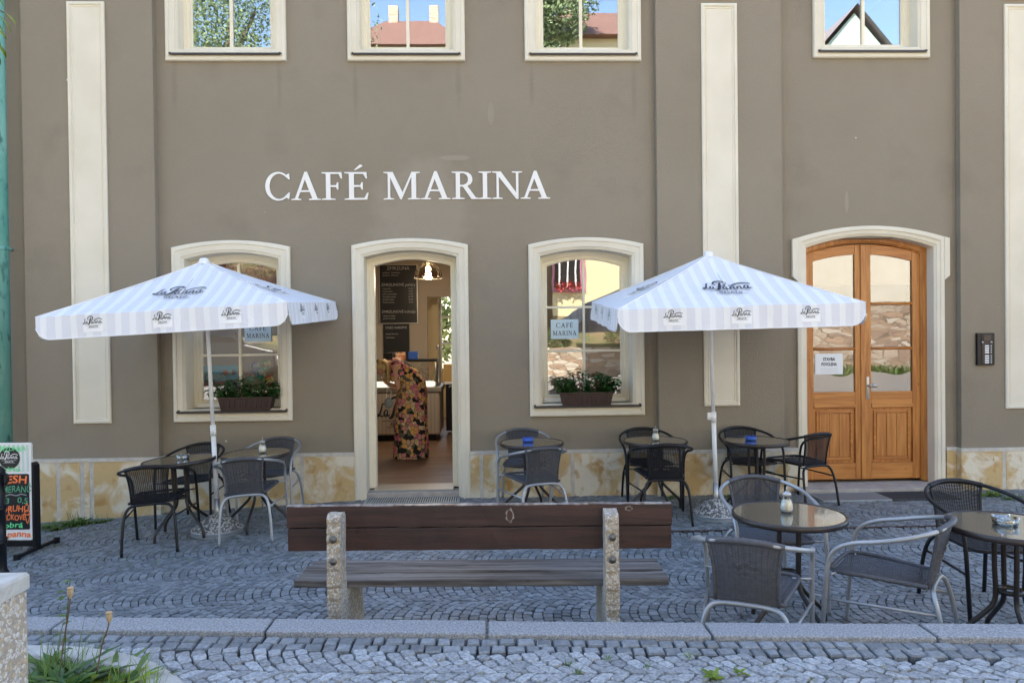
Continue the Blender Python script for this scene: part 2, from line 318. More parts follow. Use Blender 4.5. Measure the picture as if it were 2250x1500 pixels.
GL = {
 'I': ([[(0,0),(.40,0),(.40,.035),(.27,.06),(.27,.94),(.40,.965),(.40,1)]+TL], .40),
 'F': ([[(0,0),(.42,0),(.42,.035),(.27,.06),(.27,.465),(.44,.465),(.47,.37),(.51,.37),(.51,.63),(.47,.63),(.44,.53),(.27,.53),(.27,.935),(.52,.935),(.585,.77),(.625,.77),(.61,1)]+TL], .625),
 'E': ([[(0,0),(.64,0),(.68,.25),(.64,.25),(.56,.065),(.27,.065),(.27,.465),(.45,.465),(.48,.37),(.52,.37),(.52,.63),(.48,.63),(.45,.53),(.27,.53),(.27,.935),(.53,.935),(.60,.77),(.64,.77),(.625,1)]+TL], .68),
 'A': ([[(0,0),(.31,0),(.31,.035),(.205,.06),(.285,.29),(.575,.29),(.655,.06),(.55,.035),(.55,0),(.92,0),(.92,.035),(.815,.06),(.50,1.02),(.42,1.02),(.115,.06),(0,.035)], [(.305,.35),(.555,.35),(.43,.74)]], .92),
 'M': ([[(0,0),(.32,0),(.32,.035),(.205,.06),(.205,.80),(.51,0),(.55,0),(.855,.82),(.855,.06),(.74,.035),(.74,0),(1.13,0),(1.13,.035),(1.0,.06),(1.0,.94),(1.12,.965),(1.12,1),(.86,1),(.58,.26),(.285,1)]+TL], 1.13),
 'N': ([[(0,0),(.32,0),(.32,.035),(.205,.06),(.205,.80),(.74,0),(.81,0),(.81,.94),(.93,.965),(.93,1),(.61,1),(.61,.965),(.735,.94),(.735,.24),(.265,1)]+TL], .93),
 'R': ([[(0,0),(.42,0),(.42,.035),(.27,.06),(.27,.46),(.36,.46),(.64,0),(.88,0),(.88,.035),(.78,.065),(.51,.485),(.62,.55),(.675,.65),(.675,.77),(.63,.89),(.53,.97),(.38,1)]+TL, [(.27,.52),(.38,.52),(.48,.57),(.53,.66),(.53,.78),(.48,.89),(.38,.94),(.27,.94)]], .88),
 'C': ([arc(.44,.5,.44,.52,52,308,26)+[(.80,.03),(.83,.27),(.79,.27)]+arc(.47,.5,.325,.455,300,60,22)+[(.79,.75),(.83,.75),(.81,.965)]], .83)}
def glyph(ch):
    return shape_mesh(GL[ch][0])
GC = {c: glyph(c) for c in GL}
ACC = shape_mesh([[(.27,1.07),(.32,1.07),(.52,1.21),(.50,1.26),(.44,1.27)]])
def put(mb, g, fx, th=0.0):
    """place flat glyph (vs, fs) with mapping fx(x,y,depth)->3-D; th gives it real thickness"""
    vs, fs = g; n = len(vs); fs = [tuple(f) for f in fs]
    if not th: mb.add([fx(v[0], v[1], 0) for v in vs], fs); return
    ed = {}
    for f in fs:
        for a, b in zip(f, f[1:]+f[:1]): ed[(a, b)] = ed.get((a, b), 0)+1
    side = [(a, b, n+b, n+a) for (a, b) in ed if (b, a) not in ed]
    mb.add([fx(v[0], v[1], th) for v in vs]+[fx(v[0], v[1], 0) for v in vs], fs+[tuple(n+i for i in f[::-1]) for f in fs]+side)
def ribbon(pts, w, n=5):                       # brush stroke as a flat strip
    P = crom([(x, y, 0) for x, y in pts], n); vs = []; L_ = len(P)
    for i, p in enumerate(P):
        t = (P[min(i+1, L_-1)]-P[max(i-1, 0)]).normalized(); nr = Vector((-t.y, t.x, 0)); q = i/(L_-1)
        ww = (w(q) if callable(w) else w)*.5; vs += [tuple(p+nr*ww), tuple(p-nr*ww)]
    return vs, [(2*i+1, 2*i+3, 2*i+2, 2*i) for i in range(L_-1)]
def taper(a): return lambda q: a*(.35+.65*math.sin(PI*min(1, max(0, q*.86+.07))))
def a_strokes(x, s=1.0):
    return [([(x+.30*s,.36),(x+.16*s,.42),(x+.03*s,.25),(x+.08*s,.06),(x+.20*s,.08),(x+.32*s,.40)], .075), ([(x+.32*s,.42),(x+.27*s,.16),(x+.33*s,.05),(x+.45*s,.14)], .075)]
def n_strokes(x):
    return [([(x+.02,.40),(x,.04)], .075), ([(x+.0,.18),(x+.14,.40),(x+.24,.36),(x+.22,.12),(x+.28,.04),(x+.38,.12)], .075)]
_LG = ([([(.42,.80),(.30,.78),(.24,.52),(.14,.20),(.02,.04),(-.06,.10),(.08,.14),(.26,.02),(.38,.10)], .085)] + a_strokes(.38, .8) +
        [([(1.20,1.02),(1.10,.66),(.98,.22),(.84,-.06),(.70,-.05)], .15), ([(.84,.60),(.72,.82),(.86,1.10),(1.18,1.22),(1.46,1.12),(1.52,.84),(1.34,.60),(1.12,.56)], .10)] +
        a_strokes(1.18) + n_strokes(1.66) + n_strokes(2.08) + a_strokes(2.48) +
        [([(1.60,.62),(1.80,.56),(2.10,.74),(2.50,.80),(2.86,.68),(2.98,.56)], .09), ([(2.93,.06),(2.98,.06)], .07)])
LOGO = [(p_, w_*1.3) for p_, w_ in _LG]
GEL = text2d('GELATO', .30, 'CENTER', spacing=1.35, bold=.012)
def logo_into(mb, fx, gel=True, lines=True):
    for pts, w_ in LOGO: put(mb, ribbon(pts, taper(w_)), fx)
    if lines:
        for yy in (-.26, -.66): put(mb, ribbon([(.25 if yy > -.5 else .55, yy), (2.75 if yy > -.5 else 2.45, yy)], .035, 12), fx)
    if gel:
        vs, fs = GEL; put(mb, ([(x+1.5, y-.56, 0) for x, y, _ in vs], fs), fx)

# ------------------------------------------------------------------ ground heights
def gz(x, y):
    a = min(1, max(0, (y-4.2)/3.8)); b = min(1, max(0, (y-3.0)/3.0)); l = max(0, -1.4-x)
    return -0.055 - .045*a - .047*l*b*b*(3-2*b) + 0.0
def kerbY(x): return 3.346 - .0815*x           # far edge of the kerb
KT = .374                                      # kerb top
ST = .352                                      # street level

def paving(name, m_, gap_m, x0, x1, y0, y1, W, th, narc, z, keep, tilt=0.0, gapw=.0078, inset=.004, phase=0.0):
    Rr = W/2/math.sin(R_(47)); V = []; Fc = []; o = 0
    nb0 = int((y0-phase)/W)-2; nb1 = int((y1-phase)/W)+3
    for b in range(nb0, nb1):
        yc = phase + b*W; jit = .0035 if gapw > .007 else .0055
        k0 = int((x0-1)/th); k1 = int((x1+1)/th); sh = RNG.uniform(-.03, .03)
        xk = k0*th + sh
        while xk < x1+.6:
            t_ = th*RNG.uniform(.86, 1.14); off = RNG.uniform(-.4, .4); j = [-47.0]
            n = narc + RNG.randint(-1, 2)
            for q in range(1, n): j.append(-47+94*(q+off*.6)/n + RNG.uniform(-1.6, 1.6))
            j.append(47.0)
            for q in range(n):
                a, c = R_(j[q]), R_(j[q+1])
                def pt(an, x, end=False, shift=0.0):
                    s_ = math.sin(an)*(1 if end else 1-shift*math.cos(an)/Rr)
                    return (x-(math.sqrt(max(0, Rr*Rr-(Rr*s_)**2))-Rr*math.cos(R_(47))), Rr*s_)
                c4 = [pt(a, xk), pt(a, xk+t_, q == 0, t_), pt(c, xk+t_, q == n-1, t_), pt(c, xk)]
                P4 = np.array(c4); P4[:, 1] += yc; P4[:, 1] += tilt*P4[:, 0]
                cen = P4.mean(0)
                if not (x0 < cen[0] < x1 and keep(cen[0], cen[1])): continue
                P4 = P4 + RNG.uniform(-jit, jit, (4, 2)); D = P4-cen; ln = np.linalg.norm(D, axis=1, keepdims=True)+1e-6
                zz = z(cen[0], cen[1]) + RNG.uniform(-.003, .003); tl = RNG.uniform(-.05, .05, 2)
                # eight-sided outline with worn corners
                ring = []
                for i in range(4):
                    p, q1, q0 = D[i], D[(i+1) % 4], D[i-1]
                    ring += [p+(q0-p)*.16, p+(q1-p)*.16]
                ring = np.array(ring)
                for (sc_, dz) in ((1-gapw/.05*.5, -.03), (1-gapw/.05*.5, -.007), (1-(gapw+inset)/.05*.55, 0.0)):
                    q3 = ring*sc_
                    for e in q3:
                        X_, Y_ = cen[0]+e[0], cen[1]+e[1]; V.append((X_, Y_, zz+dz+tl[0]*e[0]+tl[1]*e[1]+(z(X_, Y_)-z(cen[0], cen[1]))))
                for r in range(2):
                    for i in range(8): Fc.append((o+r*8+i, o+r*8+(i+1) % 8, o+r*8+8+(i+1) % 8, o+r*8+8+i))
                Fc.append(tuple(o+16+i for i in range(8))); o += 24
            xk += t_
    mb = MB(); mb.v = V; mb.f = Fc; mb.sm = [False]*len(Fc)
    ob = mb.build(name, m_); return ob

# terrace sheet of joint filler (follows the slope)
def sheet(name, m_, xs, ys, zf, parent=None):
    mb = MB(); vs = [(x, y, zf(x, y)) for y in ys for x in xs]; n = len(xs)
    mb.add(vs, [(j*n+i, j*n+i+1, (j+1)*n+i+1, (j+1)*n+i) for j in range(len(ys)-1) for i in range(n-1)], True); return mb.build(name, m_, parent)
lin = lambda a, b, n: [a+(b-a)*i/n for i in range(n+1)]
tag(sheet('terrace_ground', M['joint_dark'], lin(-9, 10, 60), lin(2.6, 8.04, 30), lambda x, y: gz(x, y)-.012), kind='structure')
tag(paving('terrace_paving', M['cobble'], None, -7.2, 8.2, 3.2, 8.0, .60, .060, 11, gz,
           lambda x, y: y > kerbY(x)+.03 and y < 7.97 and not (6.385 < y+.0*x < 6.425 and x > 1.35), tilt=-.03, phase=.28), kind='structure')
tag(sheet('street_bed', M['joint_sand'], lin(-9, 10, 20), lin(-.4, 3.9, 8), lambda x, y: ST-.006 if y < kerbY(x)-.1 else -.3), kind='structure')
def skeep(x, y): return y < kerbY(x)-.155-.145 and y > 1.25 and (x+2.0)**2+(y-2.1)**2 > 1.10**2
tag(paving('street_paving', M['cobble2'], None, -3.6, 4.6, 1.2, 3.2, .66, .062, 11, lambda x, y: ST+.004*math.sin(3*x)+.003*math.sin(7*y+x), skeep, tilt=-.08, gapw=.0065, inset=.0055, phase=.55), kind='structure')
# two straight gutter rows beside the kerb, dished a little lower than the street
mb = MB()
for row in range(2):
    x = -5.0
    while x < 6:
        L_ = random.uniform(.055, .085); yk = kerbY(x+L_/2)-.155-.066*row
        a, b = x+.005, x+L_-.005; y1, y0 = yk-.004, yk-.063; zz = ST+.002+random.uniform(-.003, .003)-.003*row
        if (x+2.0)**2+(yk-2.1)**2 > 1.12**2:
            j = lambda: random.uniform(-.003, .003)
            lo = [(a+j(),y0+j()),(b+j(),y0+j()),(b+j(),y1+j()),(a+j(),y1+j())]; cx_, cy_ = (a+b)/2, (y0+y1)/2
            mb.loft([[(px_, py_, zz-.03) for px_, py_ in lo], [(px_, py_, zz-.007) for px_, py_ in lo], [(cx_+(px_-cx_)*.84, cy_+(py_-cy_)*.84, zz) for px_, py_ in lo]], smooth=False)
            mb.add([(cx_+(px_-cx_)*.84, cy_+(py_-cy_)*.84, zz) for px_, py_ in lo], [(0,1,2,3)])
        x += L_
tag(mb.build('gutter_paving', M['cobble']), kind='structure')
# kerb of granite blocks, standing high above the terrace
mb = MB(); ks = [-7.96,-6.97,-5.98,-4.99,-4.0,-3.01,-2.01,-1.019,-.024,.958,1.907,2.89,3.88,4.87,5.86,6.85]
for a, b in zip(ks[:-1], ks[1:]):
    a += .006; b -= .006; dz = random.uniform(-.003, .003)
    v = [(a,kerbY(a)-.150,-.3),(b,kerbY(b)-.150,-.3),(b,kerbY(b),-.3),(a,kerbY(a),-.3)]; v += [(x,y,KT+dz) for x,y,_ in v]
    mb.add(v, [(0,3,2,1),(4,5,6,7),(0,1,5,4),(1,2,6,5),(2,3,7,6),(3,0,4,7)])
tag(mb.build('kerb', M['granite'], bevel=.008), kind='structure')
# street toward and behind the viewer, up to the garden wall across it
tag(sheet('street', M['asphalt'], [-60,-20,0,20,60], [-6.0,-3,0,1.26], lambda x, y: ST-.002), kind='structure')

# ------------------------------------------------------------------ the building
B = empty('cafe_building', (0, 8, 0), 0, 'taupe rendered building with cream window surrounds and yellow stone plinth behind the terrace', 'building')
BI = Matrix.Translation((0,-8,0))
def part(mb, name, m_, parent=None, bevel=0.0):
    return mb.build(name, m_, parent or B, bevel, BI)
WIN = {}   # openings: cx, hw, zb, zc, za
low = [('w1', -2.779, .634, .775, 2.660, 2.735), ('w3', 1.077, .634, .778, 2.663, 2.738)]
upp = [('u1', -2.797, .642), ('u2', -.859, .635), ('u3', 1.068, .639), ('u4', 4.28, .656)]
holes = []
for n_, cx, hw, zb, zc, za in low: holes.append((cx-hw+.07, cx+hw-.07, zb+.07, zc-.03))
holes.append((-.850-.63+.07, -.850+.63-.07, -.3, 2.64))                    # cafe door
holes.append((4.255-.80, 4.255+.80, -.3, 2.712))                           # timber door
for n_, cx, hw in upp: zb = 4.70 if n_ == 'u4' else 4.665; holes.append((cx-hw+.07, cx+hw-.07, zb+.07, zb+1.95))
XL, XR, ZT = -7.5, 8.2, 8.75
def wall_with_holes(mb, x0, x1, z0, z1, hs, y0, y1):
    xs = sorted({x0, x1, *[h[0] for h in hs], *[h[1] for h in hs]}); zs = sorted({z0, z1, *[h[2] for h in hs], *[h[3] for h in hs]})
    xs = [x for x in xs if x0 <= x <= x1]; zs = [z for z in zs if z0 <= z <= z1]
    hole = lambda x, z: any(h[0] < x < h[1] and h[2] < z < h[3] for h in hs)
    for i in range(len(xs)-1):
        for j in range(len(zs)-1):
            a, b, c, d = xs[i], xs[i+1], zs[j], zs[j+1]
            if hole((a+b)/2, (c+d)/2): continue
            mb.add([(a,y0,c),(b,y0,c),(b,y0,d),(a,y0,d)], [(0,1,2,3)]); mb.add([(a,y1,c),(b,y1,c),(b,y1,d),(a,y1,d)], [(3,2,1,0)])
    for a, b, c, d in hs:
        c2 = max(c, z0)
        mb.add([(a,y0,c2),(a,y0,d),(a,y1,d),(a,y1,c2)], [(0,1,2,3)]); mb.add([(b,y0,c2),(b,y0,d),(b,y1,d),(b,y1,c2)], [(3,2,1,0)])
        mb.add([(a,y0,d),(b,y0,d),(b,y1,d),(a,y1,d)], [(0,1,2,3)])
        if c > z0: mb.add([(a,y0,c),(b,y0,c),(b,y1,c),(a,y1,c)], [(3,2,1,0)])
    mb.add([(x0,y0,z0),(x0,y1,z0),(x0,y1,z1),(x0,y0,z1)], [(0,1,2,3)]); mb.add([(x1,y0,z0),(x1,y1,z0),(x1,y1,z1),(x1,y0,z1)], [(3,2,1,0)])
    mb.add([(x0,y0,z1),(x1,y0,z1),(x1,y1,z1),(x0,y1,z1)], [(0,1,2,3)])
wallm = MB(); wall_with_holes(wallm, XL, XR, -.3, ZT, holes, 8.0, 8.36)
wm = M['wall']
# procedural repairs and chips on the render
N, L = nodes(wm); p = N['Principled BSDF']; src = p.inputs['Base Color'].links[0].from_socket
tc = N.new('ShaderNodeTexCoord')
def blob(cx, cz, rx, rz, amt, lo_=.85, hi_=1.1, nsc=3.5, c=(.36,.31,.245)):
    global src
    mp = N.new('ShaderNodeMapping'); mp.inputs['Location'].default_value = (-cx/rx, 0, -cz/rz); mp.inputs['Scale'].default_value = (1/rx, 0, 1/rz); L.new(tc.outputs['Object'], mp.inputs[0])
    nz = N.new('ShaderNodeTexNoise'); nz.inputs['Scale'].default_value = nsc; L.new(tc.outputs['Object'], nz.inputs[0])
    ln = N.new('ShaderNodeVectorMath'); ln.operation = 'LENGTH'; L.new(mp.outputs[0], ln.inputs[0]); ad = N.new('ShaderNodeMath'); ad.operation = 'ADD'; L.new(ln.outputs['Value'], ad.inputs[0]); L.new(nz.outputs[0], ad.inputs[1])
    mr = N.new('ShaderNodeMapRange'); mr.inputs[1].default_value = hi_+.5; mr.inputs[2].default_value = lo_+.5; mr.inputs[4].default_value = amt; L.new(ad.outputs[0], mr.inputs[0])
    mx = N.new('ShaderNodeMix'); mx.data_type = 'RGBA'; L.new(mr.outputs[0], mx.inputs[0]); L.new(src, mx.inputs[6]); mx.inputs[7].default_value = (*c,1); src = mx.outputs[2]
blob(-.72, 3.08, .62, .60, .38, .70, 1.0)
blob(-.35, 3.62, .16, .03, .5); blob(.05, 4.1, .03, .12, .3); blob(4.0, 3.12, .02, .12, .5)
for cx_, cz_, rx_, rz_ in ((-3.36,4.42,.035,.34),(-2.24,4.45,.03,.28),(-1.42,4.40,.03,.36),(-.30,4.46,.035,.26),(.50,4.44,.03,.30),(1.63,4.38,.035,.38),(-.28,2.2,.05,.5),(3.3,.62,.05,.3),(.6,.56,.9,.10),(-2.7,.55,.8,.10)): blob(cx_, cz_, rx_, rz_, .35, .3, 1.2, 9, (.17,.145,.11))
vv = N.new('ShaderNodeTexVoronoi'); vv.inputs['Scale'].default_value = 1.7; L.new(tc.outputs['Object'], vv.inputs[0]); mr = N.new('ShaderNodeMapRange')
mr.inputs[1].default_value = .026; mr.inputs[2].default_value = .018; L.new(vv.outputs['Distance'], mr.inputs[0]); mx = N.new('ShaderNodeMix'); mx.data_type = 'RGBA'
L.new(mr.outputs[0], mx.inputs[0]); L.new(src, mx.inputs[6]); mx.inputs[7].default_value = (.6,.56,.48,1); L.new(mx.outputs[2], p.inputs['Base Color'])
part(wallm, 'wall', M['wall'])
for xa_ in (XL, XR-.35): part(MB().box(xa_,xa_+.35,8.36,15.4,-.3,ZT), 'side_wall', M['wall'])
mb = MB(); wall_with_holes(mb, XL+.35, XR-.35, -.3, ZT, [(-1.02,.5,.95,2.6)], 15.05, 15.4); part(mb, 'back_wall', M['roomcream'])
for za_ in (3.25, 8.2): part(MB().box(XL+.35,XR-.35,8.36,15.05,za_,za_+.25), 'ceiling_slab', M['ceiling'])
mb = MB(); mb.box(XL+.35,XR-.35,8.362,15.05,-.3,-.02); part(mb, 'floor', M['floor'])
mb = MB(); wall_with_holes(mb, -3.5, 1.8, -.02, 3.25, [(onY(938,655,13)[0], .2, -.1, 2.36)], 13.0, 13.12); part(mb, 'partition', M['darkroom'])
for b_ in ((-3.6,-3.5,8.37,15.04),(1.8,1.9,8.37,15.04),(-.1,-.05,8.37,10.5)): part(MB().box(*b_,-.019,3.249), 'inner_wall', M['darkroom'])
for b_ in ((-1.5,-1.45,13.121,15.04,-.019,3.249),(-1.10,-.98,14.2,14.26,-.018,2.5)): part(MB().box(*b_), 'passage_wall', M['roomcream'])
# roof and eaves
mb = MB(); mb.add([(XL-.3,7.62,ZT),(XR+.3,7.62,ZT),(XR+.3,7.62,ZT+.22),(XL-.3,7.62,ZT+.22),(XL-.3,11.7,ZT+2.6),(XR+.3,11.7,ZT+2.6),(XL-.3,15.8,ZT),(XR+.3,15.8,ZT)],
       [(0,1,2,3),(3,2,5,4),(4,5,7,6),(0,6,7,1),(0,3,4,6),(1,7,5,2)]); part(mb, 'roof', M['roof'])

# pilasters, proud of the wall
PY = 7.92
def pil(x0, x1):
    mb = MB(); mb.box(x0,x1,PY,8.0,-.3,ZT); part(mb, 'pilaster', M['wall'], bevel=.004)
for a, b in ((-4.93,-3.552),(1.856,3.243),(5.238,6.62)): pil(a, b)
def outline(cx, hw, zb, zc, za, d, y, n=16, open_=False):
    h = hw-d; a = [(cx-h, y, zb if open_ else zb+d), (cx-h, y, zc-d)]
    for i in range(1, n): s_ = -1+2*i/n; a.append((cx+h*s_, y, zc-d+(za-zc)*(1-s_*s_)))
    a += [(cx+h, y, zc-d), (cx+h, y, zb if open_ else zb+d)]; return a
def sweep(cx, hw, zb, zc, za, prof, open_=False, n=16):
    mb = MB(); mb.loft([outline(cx, hw, zb, zc, za, d, y, n, open_) for d, y in prof], smooth=False, closed=not open_)
    if open_:
        pass
    return mb
def panel(x0, x1, z0, z1):
    cx, hw = (x0+x1)/2, (x1-x0)/2
    mb = sweep(cx, hw, z0, z1, z1, [(0,PY),(0,PY-.018),(.012,PY-.024),(.030,PY-.024),(.036,PY-.012),(.046,PY-.012),(.052,PY-.016),(.060,PY-.010)], n=2)
    mb.add([(x0+.06,PY-.010,z0+.06),(x1-.06,PY-.010,z0+.06),(x1-.06,PY-.010,z1-.06),(x0+.06,PY-.010,z1-.06)], [(0,1,2,3)])
    part(mb, 'pilaster_panel', M['cream'])
for a, b, z in ((-4.437,-4.045,.785), (2.354,2.748,.872), (5.735,6.13,.795)):
    panel(a, b, z, 5.265); panel(a, b, 5.32, 8.3)
# plinth of yellow stone with pale joints
def plinth(x0, x1, yf, zt, cuts):
    pm, jm = MB(), MB(); xs = [x0]+[c for c in cuts if x0+.08 < c < x1-.08]+[x1]
    jm.box(x0+.002,x1-.002,yf+.003,8.0,-.34,zt-.034); jm.box(x0-.003,x1+.003,yf-.006,8.0,zt-.0338,zt+.002)
    for a, b in zip(xs[:-1], xs[1:]):
        pm.box(a+(.020 if a > x0 else 0), b-(.020 if b < x1 else 0), yf, 7.9999, -.35, zt-.036)
    return pm, jm
pt_, jt_ = MB(), MB()
def joinmb(a, b): a.add(b.v, b.f)
cuts = [-4.6,-4.35,-4.25,-3.0,-2.86,-2.05,-.1,.9,1.5,1.62,2.62,2.95,3.1,5.7,6.3]
for x0, x1, yf, zt in ((-7.5,-4.955,7.965,.40),(-4.955,-3.527,7.885,.41),(-3.527,-1.482,7.965,.415),(-.218,1.831,7.965,.405),(1.831,3.268,7.885,.392),(3.268,3.43,7.965,.385),(5.10,5.213,7.965,.365),(5.213,6.65,7.885,.36),(6.65,8.2,7.965,.35)):
    a, b = plinth(x0, x1, yf, zt, cuts); part(a, 'plinth', M['plinth'], bevel=.003); part(b, 'plinth_joint', M['joint'])

PROF = [(0,8.0),(0,7.968),(.012,7.958),(.040,7.956),(.046,7.966),(.052,7.966),(.100,7.970),(.106,7.980),(.112,7.978),(.118,7.986),(.124,7.984),(.130,7.995),(.130,8.21)]
def grid_window(cx, hw, zb, zc, za, rise, wn, mull=(1/3,2/3), upper=False, yfr=8.20):
    """sash: outer casing, sash frame and glazing bars of one window; returns frame object"""
    d0 = .128
    fr = sweep(cx, hw, zb, zc, za, [(d0,yfr),(d0+.045,yfr),(d0+.050,yfr+.012),(d0+.060,yfr+.012),(d0+.085,yfr+.010),(d0+.092,yfr+.03),(d0+.092,yfr+.06)])
    gx0, gx1 = cx-hw+d0+.09, cx+hw-d0-.09; g0 = zb+d0+.09; g1 = zc-d0-.09
    bw = .017 if upper else .013
    fr.box(cx-bw, cx+bw, yfr+.012, yfr+.04, g0-.01, g1+rise)
    for q in mull:
        zz = g0+(g1+rise*.5-g0)*q; fr.box(gx0-.005, cx-bw, yfr+.016, yfr+.04, zz-bw, zz+bw); fr.box(cx+bw, gx1+.005, yfr+.016, yfr+.04, zz-bw, zz+bw)
    # weather rail under the sash
    o = part(fr, 'window', M['frame'], bevel=.002)
    gl = MB(); ol = outline(cx, hw, zb, zc, za, d0+.088, yfr+.032); gl.add(ol, [tuple(range(len(ol)))]); gl.add([(x,y+.014,z) for x,y,z in ol], [tuple(range(len(ol)-1,-1,-1))])
    gl.build('pane', M['upglass' if upper else 'glass'], o, 0, BI)
    MB().box(gx0-.045, gx1+.045, yfr-.030, yfr-.001, zb+d0+.008, zb+d0+.052).build('weather_rail', M['white'], o, .004, BI)
    ar = sweep(cx, hw, zb, zc, za, PROF); ar.build('surround', M['cream'], o, .0015, BI)
    sl_ = MB(); z0 = zb+d0-(.055 if upper else .012); x0, x1 = cx-hw+.055, cx+hw-.055
    if upper: x0, x1 = cx-hw+.06, cx+hw-.06
    y0 = 7.93 if not upper else 7.935
    sl_.add([(x0,y0,z0-.022),(x1,y0,z0-.022),(x1,8.19,z0+.004),(x0,8.19,z0+.004),(x0,y0,z0),(x1,y0,z0),(x1,8.19,z0+.018),(x0,8.19,z0+.018)],
            [(0,3,2,1),(4,5,6,7),(0,1,5,4),(1,2,6,5),(2,3,7,6),(3,0,4,7)])
    for xx in (x0, x1): sl_.tube([(xx,y0-.002,z0-.008),(xx,y0+.06,z0+.012)], .013, 8)
    sl_.build('sill', M['sill'], o, .002, BI)
    return o
w1 = grid_window(-2.779,.634,.775,2.660,2.735,.06,'w1'); w3 = grid_window(1.077,.634,.778,2.663,2.738,.06,'w3')
for n_, cx, hw in upp:
    zb = 4.70 if n_ == 'u4' else 4.665
    grid_window(cx, hw, zb, zb+2.0, zb+2.0, 0, n_, mull=(.36,.68), upper=True, yfr=8.14)
cm = MB()                                         # frilled red curtain at the top of the left window
for x0, x1, z1 in ((-3.19,-2.79,2.52),(-2.77,-2.36,2.50)):
    r0, r1 = [], []
    for i in range(41):
        x = x0+(x1-x0)*i/40; y = 8.29+.012*math.sin(i*1.7); r0.append((x,y,z1)); r1.append((x,y+.006*math.sin(i*2.6),z1-.33-.015*math.sin(i*.9)))
    mid = [[(a[0]+.004*math.sin(j*2+a[0]*50), a[1]+.01*math.sin(j*1.8+a[0]*30), a[2]+(b[2]-a[2])*j/8) for a, b in zip(r0, r1)] for j in range(9)]
    cm.loft(mid, True, False)
cm.build('curtain', M['curtain'], w1, 0, BI)

# cafe door: surround, white inner frame, threshold
DPROF = PROF[:-2]+[(.130,7.995),(.130,8.19)]
da = sweep(-.850,.632,-.14,2.668,2.742,DPROF,open_=True); dfr = part(da, 'door_surround', M['cream'], bevel=.0015)
fr = sweep(-.850,.632,-.02,2.668,2.742,[(.128,8.19),(.165,8.19),(.170,8.20),(.205,8.20),(.205,8.30)],open_=True); d1 = part(fr, 'door_frame', M['frame'], bevel=.002)
mb = MB(); mb.box(-1.29,-.41,8.04,8.36,-.06,-.012); mb.build('threshold', M['steel'], d1, .003, BI)
mb = MB(); mb.box(-.425,-.385,8.31,9.18,0,2.42); mb.box(-.43,-.38,8.34,9.14,.2,1.0); lf = part(mb, 'door_leaf', M['white'], bevel=.003)
mb = MB(); mb.tube([(-.44,9.05,1.05),(-.49,9.05,1.05),(-.49,8.92,1.05)], .009); mb.build('handle', M['steel'], lf, 0, BI)

# timber double door with its eared surround
cx = 4.255
da = sweep(cx,.83,-.14,2.715,2.842,[(0,8.0),(0,7.965),(.03,7.958),(.045,7.958),(.050,7.968),(.052,7.968),(.085,7.972),(.09,7.982),(.096,7.98),(.10,7.988),(.106,7.986),(.11,7.995),(.11,8.12)],open_=True)
part(da, 'door_surround', M['cream'], bevel=.0015)
for s in (-1, 1):
    xo = cx+s*.888; xi = cx+s*.83
    pl = [(xi,2.235),(xo,2.285),(xo,2.70),(xi,2.715)] if s > 0 else [(xo,2.70),(xo,2.285),(xi,2.235),(xi,2.715)]
    part(MB().prism(pl, 7.9585, 8.0), 'surround_ear', M['cream'], bevel=.002)
DH = .83-.11
df = sweep(cx,DH,-.03,2.605,2.732,[(0,8.12),(.045,8.12),(.05,8.135),(.06,8.14),(.06,8.2)],open_=True); dfo = part(df, 'timber_door_frame', M['pine'], bevel=.003)
def arch_z(x, d=0): s_ = (x-cx)/DH; return 2.605-d+(2.732-2.605)*(1-s_*s_)
def arch_rail(mb, x0, x1, zlow, dtop, y0, y1, dlow=None, n=8):
    top = [(x0+(x1-x0)*i/n, arch_z(x0+(x1-x0)*i/n, dtop)) for i in range(n+1)]
    bot = [(x, arch_z(x, dlow) if dlow is not None else zlow) for x, _ in top]
    vs = [(x,y0,z) for x,z in bot+top[::-1]]; k = len(vs); vs += [(x,y1,z) for x,y,z in vs[:]]
    mb.add(vs, [tuple(range(k)), tuple(range(2*k-1,k-1,-1))]+[(i,k+i,k+(i+1)%k,(i+1)%k) for i in range(k)])
